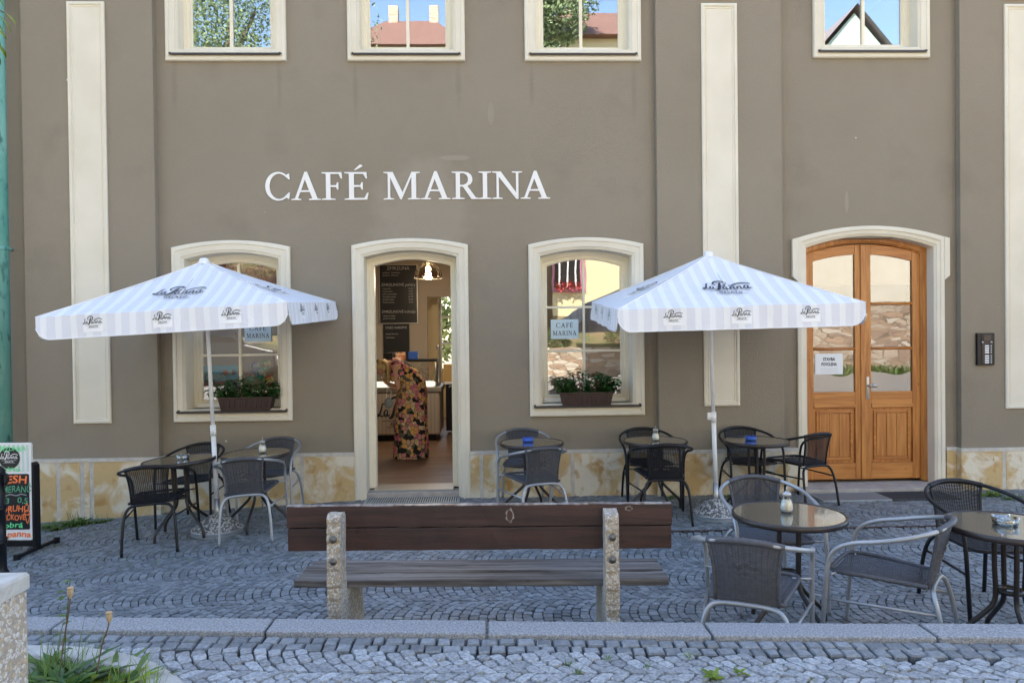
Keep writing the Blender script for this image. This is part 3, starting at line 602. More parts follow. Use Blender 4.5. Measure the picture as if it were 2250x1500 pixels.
for s in (-1, 1):
    x0, x1 = (cx-DH+.06, cx-.004) if s < 0 else (cx+.004, cx+DH-.06)
    st = .088; yl = 8.155
    lw = MB()                                      # stiles
    for a, b in ((x0, x0+st), (x1-st, x1)):
        n = 4; top = [(a+(b-a)*i/n, arch_z(a+(b-a)*i/n, .075)) for i in range(n+1)]
        lw.prism([(a,-.01),(b,-.01)]+top[::-1], yl, yl+.045)
    lf = part(lw, 'timber_door_leaf', M['pine'], bevel=.003)
    rl = MB(); a, b = x0+st+.001, x1-st-.001
    arch_rail(rl, a, b, 0, .075, yl+.002, yl+.043, dlow=.185); rl.build('rail', M['pineh'], lf, .003, BI)
    for z0, z1 in ((-.008,.175),(.80,.985)):
        rl = MB().box(a,b,yl+.002,yl+.043,z0,z1)
        if z0 > 0: rl.box(a,b,yl-.008,yl+.002,.805,.85)
        rl.build('rail', M['pineh'], lf, .003, BI)
    for zz in (1.475, 1.985): MB().tube([(a,yl+.006,zz),(b,yl+.006,zz)], .017, 8).build('glazing_bar', M['pineh'], lf, 0, BI)
    pn = MB(); pn.box(a+.001,b-.001,yl+.022,yl+.036,.176,.799)
    for k in range(3): q0 = a+.065+(b-a-.13)*k/3; q1 = a+.065+(b-a-.13)*(k+1)/3; pn.box(q0+.0015,q1-.0015,yl+.012,yl+.0219,.245,.735)
    pn.build('panel', M['pine'], lf, .004, BI)
    bd = MB()
    for (u0,u1,v0,v1) in ((a+.03,a+.055,.21,.77),(b-.055,b-.03,.21,.77),(a+.056,b-.056,.21,.235),(a+.056,b-.056,.745,.77)): bd.box(u0,u1,yl+.006,yl+.0219,v0,v1)
    bd.build('moulding', M['pineh'], lf, .004, BI)
    gl = MB(); gz1 = 2.51
    for z0, z1 in ((.985,1.462),(1.488,1.972)): gl.add([(a,yl+.022,z0),(b,yl+.022,z0),(b,yl+.022,z1),(a,yl+.022,z1)], [(0,1,2,3)])
    top = [(a+(b-a)*i/8, arch_z(a+(b-a)*i/8, .184)) for i in range(9)]; pl = [(a,1.998),(b,1.998)]+top[::-1]; gl.add([(x,yl+.022,z) for x,z in pl], [tuple(range(len(pl)))])
    gl.build('pane', M['doorglass'], lf, 0, BI)
    if s > 0:
        hx = x0+.045; hd = MB(); hd.tube(crom([(hx,yl-.004,.905),(hx,yl-.004,1.15)],2), .017, 12, flat=.4); hd.box(hx-.017,hx+.017,yl-.008,yl,.90,1.155)
        hd.tube([(hx,yl-.005,1.055),(hx,yl-.05,1.055),(hx+.05,yl-.055,1.055)], [.010,.012,.013], 10); hd.tube([(hx+.025,yl-.055,1.055),(hx+.075,yl-.055,1.055)], .020, 12)
        hd.build('handle', M['steel'], lf, .002, BI)
    else:
        cp = MB(); cp.prism([(cx-.03,-.008),(cx+.02,-.008),(cx+.02,arch_z(cx,.08)),(cx-.03,arch_z(cx,.08))], yl-.013, yl-.001); cp.build('cover_strip', M['pine'], lf, .003, BI)
mb = MB(); mb.box(3.42,5.10,8.21,8.36,2.2,2.75); mb.add([(3.3,8.9,-.02),(5.2,8.9,-.02),(5.2,8.9,3),(3.3,8.9,3)], [(0,1,2,3)]); part(mb, 'hallway_wall', M['darkroom'])
mb = MB(); mb.prism([(3.38,-.14),(5.17,-.14),(5.17,-.045),(3.38,-.045)], 7.80, 8.22); part(mb, 'door_step', M['slab'], bevel=.008)
mb = MB(); mb.box(-1.46,-.23,7.99,8.19,-.2,-.035); part(mb, 'cafe_door_step', M['slab'], bevel=.01)

# drain pipe
xg = onX_at(14, 7.86, 480)
pd = empty('drainpipe', (xg-.05, 7.86, gz(xg,7.8)), 0, 'patinated turquoise copper drainpipe running down the wall at the left edge', 'drainpipe')
mb = MB(); mb.tube([(0,0,.45),(0,0,9.0)], .062, 24); mb.tube([(0,0,0),(0,0,.5)], .067, 24); mb.build('pipe', M['copper'], pd)
for zz in (.62, 2.9, 5.6):
    mb = MB(); mb.tube([(0,0,zz),(0,0,zz+.035)], .069, 24); mb.tube([(0.07,0,zz+.017),(.10,.0,zz+.017)], .008, 8); mb.tube([(0.02,.06,zz+.017),(.02,.14,zz+.017)], .008, 8); mb.build('clamp', M['copper'], pd)

# wall lettering
sg = empty('wall_sign', (0, 8, 0), 0, 'large white serif letters CAFÉ MARINA on the taupe wall', 'sign')
mb = MB()
for ch, a, b in (('C',583,637),('A',640,705),('F',707,752),('E',757,810),('M',843,924),('A',925,990),('R',993,1052),('I',1052,1080),('N',1082,1148),('A',1144,1209)):
    xa, xb = onY(a,437,7.99)[0], onY(b,437,7.99)[0]; w_ = GL[ch][1]; h_ = .300; zb = 3.166
    fx = lambda x, y, d: (xa+x/w_*(xb-xa), -.004-d, zb+y*h_)
    put(mb, GC[ch], fx, .006)
    if ch == 'E': put(mb, ACC, fx, .006)
mb.build('lettering', M['letter'], sg)

# ------------------------------------------------------------------ chairs
def U(pts): P = list(pts); return P + [(-x, y, z) for x, y, z in P[-2::-1]] if P[-1][0] == 0 else P
def make_chair(kind):
    dark = kind == 'black'; tm = M['black'] if dark else M['alu']; wm_ = M['blackweave'] if dark else M['greyweave']
    root = empty('wicker_armchair', (0,0,0)); rb = lambda mb, n, m_, par=root: mb.build(n, m_, par)
    loop = U([(.272,.262,0),(.273,.245,.22),(.274,.225,.46),(.278,.190,.565),(.284,.10,.620),(.288,-.02,.648),(.276,-.13,.676),(.232,-.225,.702),(.165,-.288,.722),(.085,-.318,.738),(0,-.328,.743)])
    rb(MB().tube(crom(loop, 5), .0125, 12), 'arm_frame', tm)
    wr = U([(.178,-.278,.719),(.085,-.318,.738),(0,-.328,.743)]); rb(MB().tube(crom(wr, 8), .0165, 12), 'back_wrap', wm_)
    rear = U([(.222,-.335,0),(.213,-.308,.20),(.200,-.285,.315),(.176,-.265,.380),(.125,-.252,.406),(0,-.249,.411)])
    rb(MB().tube(crom(rear, 5), .0125, 12), 'rear_leg_frame', tm)
    for s in (-1, 1):
        rb(MB().tube([(s*.273,.238,.30),(s*.203,-.288,.30)], .008, 8), 'stretcher', tm)
        rb(MB().tube([(s*.273,.205,.435),(s*.18,.190,.430)], .006, 8), 'seat_bracket', tm)
    # seat: rim and woven strands
    def rim(u):                                # rounded rectangle narrowing to the back
        pass
    c = [(.150,-.225),(.170,-.19),(.205,.05),(.213,.17),(.185,.225),(.10,.238)]
    ring = [(x,y,.425+.012*(y>.0)) for x,y in c]+[(-x,y,.425+.012*(y>.0)) for x,y in c[::-1]]
    rb(MB().tube(crom(ring, 4, True), .0115, 10, closed=True), 'seat_rim', wm_ if not dark else wm_)
    st = MB(); pitch = .0052 if not dark else .0105; hw = .0021 if not dark else .0036; y = -.212; k = 0
    def xw(y): return .160+.052*min(1, max(0, (y+.215)/.36)) - (.0 if y < .17 else .045*((y-.17)/.065)**2)
    while y < .232:
        n = 15; w_ = xw(y); P = []
        for i in range(n+1):
            s_ = -1+2*i/n; P.append((s_*w_, y, .432-.016*(1-s_*s_)+.0022*math.cos(PI*(i+k))))
        vs = []
        for q in P: vs += [(q[0],q[1]-hw,q[2]),(q[0],q[1],q[2]+.0022),(q[0],q[1]+hw,q[2]),(q[0],q[1],q[2]-.0022)]
        st.add(vs, [(a*4+b, a*4+(b+1)%4, a*4+4+(b+1)%4, a*4+4+b) for a in range(n) for b in range(4)], True); y += pitch; k += 1
    for i in range(1, 12 if not dark else 22):
        n_ = 12 if not dark else 22; s_ = -1+2*i/n_; st.add([(s_*.155-.0035,-.212,.4285-.014*(1-s_*s_)),(s_*.155+.0035,-.212,.4285-.014*(1-s_*s_)),(s_*.18+.0035,.225,.4285-.014*(1-s_*s_)),(s_*.18-.0035,.225,.4285-.014*(1-s_*s_))], [(0,1,2,3)])
    rb(st, 'seat', wm_)
    # backrest
    def Bk(s_, t):
        w_ = .146+.004*(1-t)*(1-t)+.030*t*t*t; return (s_*w_, -.232-.052*t-.042*(1-s_*s_)*(.25+.75*t), .415+.308*t+.015*(1-s_*s_)*t)
    for s in (-1, 1): rb(MB().tube([Bk(s, t/8) for t in range(9)], .0095, 8), 'back_stay', wm_)
    bk = MB(); rows = 66 if not dark else 36; n = 20 if not dark else 30; hh = .318/rows*(.46 if not dark else .34)
    for r in range(rows):
        t = (r+.5)/rows; vs = []
        dia = not dark or True
        for i in range(n+1):
            s_ = -1+2*i/n; q = Bk(s_, t); ph = math.cos(PI*(i+r)); amp = .0022
            e = abs(s_)/.42+abs(t-.56)/.14
            if e < 1: amp = .0065; ph = math.cos(PI*(i*.5+r*.22)) if int(i/2) % 2 else math.cos(PI*(i*.5-r*.22))
            y_ = q[1]+amp*ph; vs += [(q[0],y_,q[2]-hh),(q[0],y_-.0022,q[2]),(q[0],y_,q[2]+hh),(q[0],y_+.0022,q[2])]
        bk.add(vs, [(a*4+b, a*4+(b+1)%4, a*4+4+(b+1)%4, a*4+4+b) for a in range(n) for b in range(4)], True)
    ns = 12 if not dark else 20
    for i in range(1, ns):
        s_ = -1+2*i/ns; L1 = [Bk(s_-.018, t/10) for t in range(11)]; L2 = [Bk(s_+.018, t/10) for t in range(11)]
        bk.add(L1+L2, [(a, a+1, 12+a, 11+a) for a in range(10)])
    rb(bk, 'backrest', wm_)
    return root
protos = {'black': make_chair('black'), 'grey': make_chair('grey')}; used = set()
def chair(kind, px_, Yc, face, label, group):
    """face: direction the sitter looks, degrees clockwise from straight into the wall"""
    x = onX_at(px_, Yc, 1100); o = protos[kind] if kind not in used else copy_tree(protos[kind]); used.add(kind)
    a = R_(-face); o.location = (x, Yc, gz(x, Yc)); ty = (gz(x, Yc+.25)-gz(x, Yc-.25))/.5; tx = (gz(x+.25, Yc)-gz(x-.25, Yc))/.5
    up = Vector((-tx, -ty, 1)).normalized(); fy = Vector((-math.sin(a), math.cos(a), 0)); fx_ = fy.cross(up).normalized(); fy = up.cross(fx_)
    o.rotation_euler = Matrix((fx_, fy, up)).transposed().to_euler(); tag(o, label, 'chair', group); return o
GB, GG = 'black wicker armchairs round the bistro tables', 'grey wicker armchairs with silver frames'
chair('black', 352, 6.60, -9, 'black wicker armchair with its back to the street, nearest the ice cream board', GB)
chair('black', 428, 7.45, 182, 'black wicker armchair against the wall, half behind the left parasol pole', GB)
chair('grey', 556, 6.72, -7, 'grey wicker silver-framed armchair with its back to the street, beside the left parasol base', GG)
chair('grey', 600, 7.52, 182, 'grey silver-framed armchair against the wall left of the open door, behind a sugar shaker', GG)
chair('grey', 1152, 7.62, 180, 'grey silver-framed armchair against the wall just right of the open door', GG)
chair('grey', 1172, 6.80, -17, 'grey silver-framed armchair seen from behind above the bench, at the table with the blue ashtray', GG)
chair('black', 1426, 7.54, 180, 'black wicker armchair against the wall below the lit side of the right window', GB)
chair('black', 1452, 6.90, 2, 'black wicker armchair seen from behind just above the right end of the bench', GB)
chair('black', 1648, 7.50, 180, 'black wicker armchair against the wall, just right of the right parasol pole', GB)
chair('black', 1752, 7.48, -22, 'black wicker armchair turned sideways in front of the wooden door', GB)
chair('grey', 1690, 4.66, 182, 'grey silver-framed armchair facing the street behind the front table with the sugar shaker', GG)
chair('grey', 1652, 3.72, 27, 'grey silver-framed armchair with its back to the street, cut off by the kerb', GG)
chair('grey', 1942, 3.92, -50, 'grey silver-framed armchair seen from the side between the two front tables', GG)
chair('black', 2165, 4.40, 180, 'black wicker armchair at the right edge behind the table with the glass ashtray', GB)

# ------------------------------------------------------------------ tables
def make_table():
    root = empty('bistro_table', (0,0,0)); r = .32
    rimp = [(r-.022,-.030),(r-.004,-.030),(r,-.024),(r+.001,-.004),(r-.004,.0015),(r-.012,.003),(r-.016,.0015),(r-.016,-.006)]
    MB().lathe([(a,.70+b) for a,b in rimp], seg=64, cap=False).build('table_rim', M['bronze'], root)
    MB().lathe([(.0005,.699),(r-.0162,.699)], seg=64, cap=False, smooth=False).build('glass_top', M['tglass'], root)
    MB().lathe([(r-.0163,.690),(.0005,.690)], seg=48, cap=False).build('top_underside', M['bronze'], root)
    for q in range(4):
        a = PI/4+q*PI/2+.2; c_, s_ = math.cos(a), math.sin(a); prof = [(.075,.685),(.075,.5),(.070,.36),(.074,.30),(.10,.25),(.19,.165),(.262,.10),(.285,.06),(.29,0)]
        MB().tube(crom([(p_[0]*c_, p_[0]*s_, p_[1]) for p_ in prof], 5), .0135, 10).build('leg', M['bronze'], root)
    for zz in (.62, .34): MB().lathe([(.050,zz),(.066,zz),(.066,zz+.022),(.050,zz+.022),(.050,zz)], seg=28, cap=False).build('leg_ring', M['bronze'], root)
    for q in range(3):
        a = q*2*PI/3; MB().tube([(.07*math.cos(a),.07*math.sin(a),.687),(.29*math.cos(a),.29*math.sin(a),.687)], .006, 6, flat=.5).build('top_bracket', M['bronze'], root)
    return root
tp = make_table(); tabs = []
for i, (p_, q_, Yt, lb, rz) in enumerate([(402,1008,6.80,'round bistro table with a clear glass ashtray, nearest the ice cream board',0),
        (568,994,7.02,'round bistro table with a sugar shaker left of the open cafe door',.5),
        (1168,971,7.22,'round bistro table with a blue ashtray just right of the open cafe door',.2),
        (1439,967,7.22,'round bistro table with a sugar shaker behind the right end of the bench',.9),
        (1662,967,7.20,'round bistro table with a blue ashtray close to the wooden door',.3),
        (1733,1136,4.18,'round glass-topped bistro table with a sugar shaker in the front row',1.0),
        (2219,1153,3.78,'round bistro table with a glass ashtray cut off by the right edge',.35)]):
    o = tp if i == 0 else copy_tree(tp); x, z = onY(p_, q_, Yt); g = z-.70
    sl_ = (-.05 if i == 0 else -.03 if i == 1 else 0)
    o.location = (x, Yt, max(gz(x, Yt)-.02, g)); o.rotation_euler = (0, sl_, rz); tag(o, lb, 'table', 'round bistro tables'); tabs.append((x, Yt, max(gz(x, Yt)-.02, g)+.70))
def shaker(i, dx, dy, lb):
    x, y, z = tabs[i]; root = empty('sugar_shaker', (x+dx, y+dy, z+.002), 0, lb, 'sugar shaker', 'sugar shakers on the tables')
    pr = [(.026,0),(.034,.006),(.037,.025),(.035,.045),(.027,.072),(.022,.090),(.0235,.100)]
    g = MB(); vs = []; seg = 40
    for r, zz in pr:
        for k in range(seg): a = 2*PI*k/seg; rr = r*(1+(.035*math.cos(8*a+zz*45) if zz < .085 else 0)); vs.append((rr*math.cos(a), rr*math.sin(a), zz))
    g.add(vs, [(j*seg+k, j*seg+(k+1)%seg, (j+1)*seg+(k+1)%seg, (j+1)*seg+k) for j in range(len(pr)-1) for k in range(seg)], True); g.build('jar', M['clearglass'], root)
    MB().lathe([(.001,.003),(.031,.006),(.0345,.025),(.033,.045),(.026,.068),(.001,.072 if i else .05)], seg=28, cap=False).build('sugar', M['sugar'], root)
    MB().lathe([(.0235,.094),(.0265,.094),(.0268,.108),(.022,.116),(.006,.120),(.0045,.125)], seg=28).build('lid', M['steel'], root)
    MB().tube([(0,0,.12),(.0,0,.138),(.003,0,.148)], [.0045,.004,.0028], 10).build('spout', M['steel'], root)
shaker(1, .045, -.02, 'glass sugar shaker on the table left of the cafe door'); shaker(3, .0, -.03, 'sugar shaker on the wall table behind the end of the bench'); shaker(5, .0, .03, 'large-looking sugar shaker on the glass table in the front row')
def ashtray(i, dx, dy, m_, lb, r=.055, sq=False):
    x, y, z = tabs[i]; root = empty('ashtray', (x+dx, y+dy, z+.002), .3, lb, 'ashtray', 'ashtrays on the tables')
    MB().lathe([(r*.86,0),(r*.97,.004),(r,.014),(r*1.02,.034),(r*.90,.036),(r*.80,.012),(.001,.009)], seg=8 if sq else 28, smooth=not sq).build('bowl', m_, root)
    for q in range(4):
        a = q*PI/2+.4; MB().tube([(r*.86*math.cos(a),r*.86*math.sin(a),.034),(r*1.04*math.cos(a),r*1.04*math.sin(a),.038)], .007, 8).build('rest', m_, root)
thick = glass_mat('thick_ashtray_glass', .22, tint=(.75,.82,.80))
ashtray(0, .0, .0, thick, 'clear glass ashtray on the far left table'); ashtray(6, -.01, .02, thick, 'clear glass ashtray on the table at the right edge', .062)
ashtray(2, -.035, .03, M['blueplastic'], 'blue ashtray on the table right of the open door'); ashtray(4, -.05, .02, M['blueplastic'], 'blue ashtray on the table by the wooden door')

# ------------------------------------------------------------------ parasols
def parasol(A, h, d, rx, ry, rz, base, label, knob_side):
    """A apex, h half side, d rise, base on the ground"""
    x0, y0, z0 = base; root = empty('parasol', (x0, y0, z0), 0, label, 'parasol', 'striped cafe parasols')
    inv = Matrix.Translation((-x0, -y0, -z0)); Mt = inv @ Matrix.Translation(A) @ Matrix.Rotation(rz, 4, 'Z') @ Matrix.Rotation(ry, 4, 'Y') @ Matrix.Rotation(rx, 4, 'X')
    def S(side, u, v):                        # canopy panel: v 0 apex..1 eave, 1..1+ valance; side 0..3
        if v <= 1:
            zz = -d*(v**.93)*(1) - .022*math.sin(PI*v)*(1-(u)**2 if v else 0); zz += -.006*math.sin(v*11+side)*math.sin(u*7+side*2)*v*(1-abs(u))-.010*(1-abs(u))*math.sin(PI*v)*math.cos(u*4); hx, hy = u*v*h, -v*h+.012*math.sin(PI*min(v,1))
        else:
            t = v-1; zz = -d-t*.185; hx, hy = u*h, -h-.012*t-.011*math.sin(u*13+side*2+1.3*math.sin(u*5))*t
        a = side*PI/2; return (hx*math.cos(a)-hy*math.sin(a), hx*math.sin(a)+hy*math.cos(a), zz)
    cn = MB(); cn.uv = []
    per = .117
    for side in range(4):
        nu, nv = 36, 14; vs = []; 
        for j in range(nv+1):
            for i in range(nu+1):
                u, v = -1+2*i/nu, j/nv; vs.append(S(side, u, v)); cn.uv.append((u*v*h/per+.21+side*.3, v))
        cn.add(vs, [(j*(nu+1)+i, j*(nu+1)+i+1, (j+1)*(nu+1)+i+1, (j+1)*(nu+1)+i) for j in range(nv) for i in range(nu)], True)
        nu2, nv2 = 60, 6; vs = []
        for j in range(nv2+1):
            for i in range(nu2+1):
                u = -1+2*i/nu2; e = (1-abs(u))*h; L_ = 1 if e > .11 else math.sqrt(max(0, 1-((.11-e)/.115)**2)); L_ = .30+.70*L_
                vs.append(S(side, u, 1+j/nv2*L_)); cn.uv.append((u*h/per+.21+side*.3, 1+j/nv2*L_))
        cn.add(vs, [(j*(nu2+1)+i, j*(nu2+1)+i+1, (j+1)*(nu2+1)+i+1, (j+1)*(nu2+1)+i) for j in range(nv2) for i in range(nu2)], True)
    cp = cn.build('canopy', M['stripe'], root, 0, Mt)
    hem = MB()
    for side in range(4):
        pts = []
        for i in range(61):
            u = -1+2*i/60; e = (1-abs(u))*h; L_ = 1 if e > .11 else math.sqrt(max(0, 1-((.11-e)/.115)**2)); L_ = .30+.70*L_; pts.append(S(side, u, 1+L_))
        hem.tube(pts, .0045, 6)
        hem.tube([S(side, 1, v/10) for v in range(11)], .006, 6)
    hem.build('hem', M['umbw'], cp, 0, Mt)
    for side in range(4):                      # printed marks: one large on the slope, three on the valance
        off = lambda u, v, e: (Vector(S(side, u, v)) + Vector((0,0,e)))
        lm = MB(); k = .43/3.1
        def fslope(x, y, d_):
            v = .62-(y-.3)*k/h*1.0; u = ((x-1.5)*k)/(v*h); p_ = Vector(S(side, u, v)); p_.z += .014; return p_
        logo_into(lm, fslope, True); lm.build('logo', M['ink'], cp, 0, Mt)
        for uc in (-.55, 0, .55):
            k2 = .155/3.1; lm = MB(); pm = MB()
            a = side*PI/2; outv = Vector((math.sin(a), -math.cos(a), 0))
            def fval(x, y, d_, e=.006):
                return Vector(S(side, uc+(x-1.5)*k2/h, 1.42-y*k2/.185)) + outv*e
            pm.add([fval(-.1+3.2*i/8, yy, 0, .003) for yy in (.5,-1.3) for i in range(9)], [(i, i+1, 10+i, 9+i) for i in range(8)])
            pm.build('print_patch', M['patch'], cp, 0, Mt); logo_into(lm, fval, True); lm.build('logo', M['ink'], cp, 0, Mt)
    MB().lathe([(.0,.028),(.030,.026),(.040,.016),(.046,-.006),(.06,-.03)], seg=24, cap=False).build('finial', M['umbw'], root, 0, Mt)
    for q in range(8):
        a = q*PI/4; u_ = (1 if q % 2 == 0 else math.sqrt(2)); e = Vector((u_*h*.985*math.cos(a), u_*h*.985*math.sin(a), -d-.015)) if q % 2 == 0 else Vector((h*.985*(1 if math.cos(a) > 0 else -1), h*.985*(1 if math.sin(a) > 0 else -1), -d-.012))
        MB().tube([(0,0,-.06), e], .007, 6).build('rib', M['umbw'], root, 0, Mt)
        mid = e*.5+Vector((0,0,-.045)); MB().tube([(0,0,-.48), mid], .005, 6).build('strut', M['umbw'], root, 0, Mt)
    MB().lathe([(.03,-.52),(.034,-.50),(.034,-.46),(.025,-.45)], seg=16).build('runner', M['umbw'], root, 0, Mt)
    top = Mt @ Vector((0,0,-.02)); kn = Vector((0,0,.30)); jn = kn.lerp(top, .0)
    dirn = (top-kn).normalized(); lower = kn+dirn*.68
    MB().tube([kn, lower+dirn*.02], .0215, 20).build('lower_pole', M['umbw'], root)
    MB().tube([lower, top], .0175, 20).build('upper_pole', M['umbw'], root)
    MB().tube([(0,0,.06), kn+dirn*.03], .0255, 20).build('base_socket', M['steel'], root)
    MB().tube([lower-dirn*.07, lower+dirn*.03], .0265, 20).build('collar', M['umbw'], root)
    kb = MB(); c = lower-dirn*.02; kx = knob_side
    kb.tube([c+Vector((.02*kx,-.015,0)), c+Vector((.03*kx,-.05,0))], .008, 8)
    if kx > 0:
        cc = c+Vector((.026*kx,-.055,0)); kb.tube([cc, cc+Vector((0,-.012,0))], .018, 12)
        for q in range(6): a = q*PI/3; kb.ball(tuple(cc+Vector((.018*math.cos(a),-.006,.018*math.sin(a)))), .008, 8, 6)
    else: kb.box(c.x-.058,c.x-.022,c.y-.02,c.y+.015,c.z-.02,c.z+.045)
    kb.build('knob', M['umbw'], root)
    bs = MB(); bs.lathe([(.225,.045),(.20,.075),(.15,.115),(.10,.150),(.055,.176),(.028,.185),(.001,.185)], seg=56, cap=False); bs.build('weight', M['pebblebase'], root)
    MB().lathe([(.001,.0),(.222,0),(.226,.012),(.226,.042),(.231,.046),(.231,.052),(.220,.052)], seg=56, cap=False).build('base_rim', M['galv'], root)
    return root
parasol((-2.6641,6.9305,2.4064), .9969, .4482, .0437, -.0514, .0106, (-2.556,6.87,gz(-2.556,6.87)), 'striped square parasol leaning left over the tables left of the open door', 1)
parasol((2.085,6.83,2.4208), 1.0073, .4536, .0749, -.0175, -.0408, (2.150,6.88,gz(2.15,6.88)), 'striped square parasol standing between the right cafe window and the wooden door', -1)

# ------------------------------------------------------------------ bench
bx, by, brz = -.068, 3.80, -.045
bn = empty('park_bench', (bx, by, gz(bx, by)), brz, 'wooden bench with rough concrete legs standing with its back to the street', 'bench'); g0 = .055
def rough_slab(poly, x0, x1, n=.006):
    mb = MB(); pts = []; L_ = len(poly)
    for i in range(L_):
        a, b = Vector(poly[i]), Vector(poly[(i+1) % L_]); k = max(1, int((b-a).length/.022))
        for j in range(k): q = a.lerp(b, j/k); pts.append((q.x+random.uniform(-n,n), q.y+random.uniform(-n,n)))
    ring = lambda x, e: [(x, y, z) for y, z in pts]
    cy_ = sum(p_[0] for p_ in pts)/len(pts); mbs = [[(x0+.0, y, z) for y, z in pts], [(x0+(x1-x0)*.33+0, y+random.uniform(-.003,.003), z+random.uniform(-.003,.003)) for y, z in pts], [(x0+(x1-x0)*.66, y+random.uniform(-.003,.003), z+random.uniform(-.003,.003)) for y, z in pts], [(x1, y, z) for y, z in pts]]
    mb.loft(mbs, smooth=False); k = len(pts); mb.add(mbs[0], [tuple(range(k))]); mb.add(mbs[-1], [tuple(range(k-1,-1,-1))]); return mb
POLY = [(-.04,-.06),(.10,-.06),(.16,.10),(.26,.14),(.36,.08),(.40,-.06),(.53,-.06),(.49,.18),(.47,.375),(.10,.375),(.085,.45),(.085,.79),(.065,.815),(.0,.812),(-.032,.80),(-.045,.45)]
for s, (x0, x1) in enumerate(((-.785,-.715),(.66,.73))):
    rough_slab(POLY, x0, x1).build('leg', M['pebble'], bn, .006)
    for zz in (.69, .575):
        mb = MB(); xc = (x0+x1)/2; mb.tube([(xc,-.034,zz),(xc,-.049,zz)], .019, 16); mb.tube([(xc,-.049,zz),(xc,-.054,zz)], .008, 6); mb.build('bolt', M['boltm'], bn)
def plank(x0, x1, y0, y1, z0, z1, m_, nm, wob=.002):
    mb = MB(); n = 34; rings = []
    for i in range(n+1):
        x = x0+(x1-x0)*i/n; j = lambda: random.uniform(-wob, wob); rings.append([(x,y0+j(),z0+j()),(x,y1+j(),z0+j()),(x,y1+j(),z1+j()),(x,y0+j(),z1+j())])
    mb.loft(rings, smooth=False, cap=True); return mb.build(nm, m_, bn, .004)
plank(-1.035,1.03,.089,.128,.716,.828,M['benchbrown'],'back_plank'); plank(-1.030,1.026,.089,.128,.592,.712,M['benchbrown'],'back_plank')
we = plank(-1.034,1.029,.090,.127,.829,.834,M['worn'],'worn_edge')
plank(-1.015,1.02,.135,.262,.378,.415,M['benchgrey'],'seat_plank'); plank(-1.01,1.015,.272,.385,.378,.417,M['benchgrey'],'seat_plank'); plank(-1.0,1.02,.395,.50,.376,.414,M['benchgrey'],'seat_plank')

# ------------------------------------------------------------------ street furniture at the left
bo = empty('bollard', (-3.80, 5.72, gz(-3.8,5.72)), 0, 'black cast iron bollard with ringed shaft in front of the ice cream board', 'bollard')
MB().lathe([(.085,0),(.085,.03),(.075,.045),(.078,.06),(.066,.085),(.060,.10),(.056,.12),(.055,.30),(.062,.305),(.064,.318),(.058,.325),(.064,.333),(.062,.345),(.054,.35),(.053,.56),(.061,.565),(.063,.577),(.057,.585),(.062,.593),(.060,.605),(.052,.61),(.050,.83),(.058,.84),(.056,.87),(.03,.90),(.001,.905)], seg=32, cap=False).build('shaft', M['black'], bo)
MB().tube(crom([(.05,-.01,.84),(.085,-.012,.835),(.09,-.012,.79),(.07,-.012,.765)],4), .010, 8).build('chain_hook', M['black'], bo)
bd = empty('ice_cream_board', (-4.275, 6.62, gz(-4.19,6.62)), R_(-3), 'white and black pavement board with orange and green handwriting standing by the bollard', 'pavement sign')
W_ = .39
def rrect(x0, x1, z0, z1, r, n=5):
    o = []
    for cx_, cz_, a0 in ((x1-r,z0+r,-90),(x1-r,z1-r,0),(x0+r,z1-r,90),(x0+r,z0+r,180)): o += [(cx_+r*math.cos(R_(a0+90*i/n)), cz_+r*math.sin(R_(a0+90*i/n))) for i in range(n+1)]
    return o
bp = MB().prism(rrect(-W_/2,W_/2,.12,.985,.02), -.012, .012).build('panel', M['white'], bd, .002)
sm_ = MB()
for i in range(9): x = -W_/2+.02+i*.041; sm_.add([(x,-.0135,.73),(x+.02,-.0135,.73),(x+.02,-.0135,.97),(x,-.0135,.97)], [(0,1,2,3)])
sm_.build('stripe_print', mat('pale_green_stripe', (.55,.68,.60), .6), bp)
MB().prism(rrect(-W_/2+.022,W_/2-.022,.215,.71,.012), -.0155, -.0125).build('writing_area', M['chalkblack'], bp)
MB().prism([(.095*math.cos(2*PI*i/40), .85+.095*math.sin(2*PI*i/40)) for i in range(40)], -.0165, -.0138).build('round_badge', M['chalkblack'], bp)
lm = MB(); logo_into(lm, lambda x, y, d_: ((x-1.5)*.054, -.018, .845+y*.054), True); lm.build('logo', M['white'], bp)
def board_text(s_, cx_, z, h_, m_, par=bp, y=-.0172, bold=.012, sh=.1, wmax=None):
    vs, fs = text2d(s_, 1.0, 'CENTER', bold=bold, shear=sh); hh = .72
    wd = max(v[0] for v in vs)-min(v[0] for v in vs); k = h_/hh; kx = k if not wmax else wmax/wd
    mb = MB(); put(mb, (vs, fs), lambda x, yy, d_: (cx_+x*kx+0*yy, y, z+yy*k+.004*math.sin(x*3))); return mb.build('handwriting', m_, par)
board_text('FRESH', -.0, .628, .068, M['orange'], wmax=.31, bold=.02); board_text('POMERANČ', .02, .548, .058, M['greenchalk'], wmax=.345)
mb = MB(); put(mb, ribbon([(-.15,.528),(-.05,.515),(.0,.528),(.06,.518),(.10,.53),(.15,.52)], .008), lambda x, y, d_: (x,-.0172,y)); mb.build('handwriting', M['chalk'], bp)
board_text('0,3   0,5', .03, .45, .052, M['greenchalk'], wmax=.26); board_text('5 DRUHŮ', .02, .375, .055, M['orange'], wmax=.30, bold=.02); board_text('KOPEČKOVÉ', -.015, .300, .050, M['orange'], wmax=.30, bold=.02)
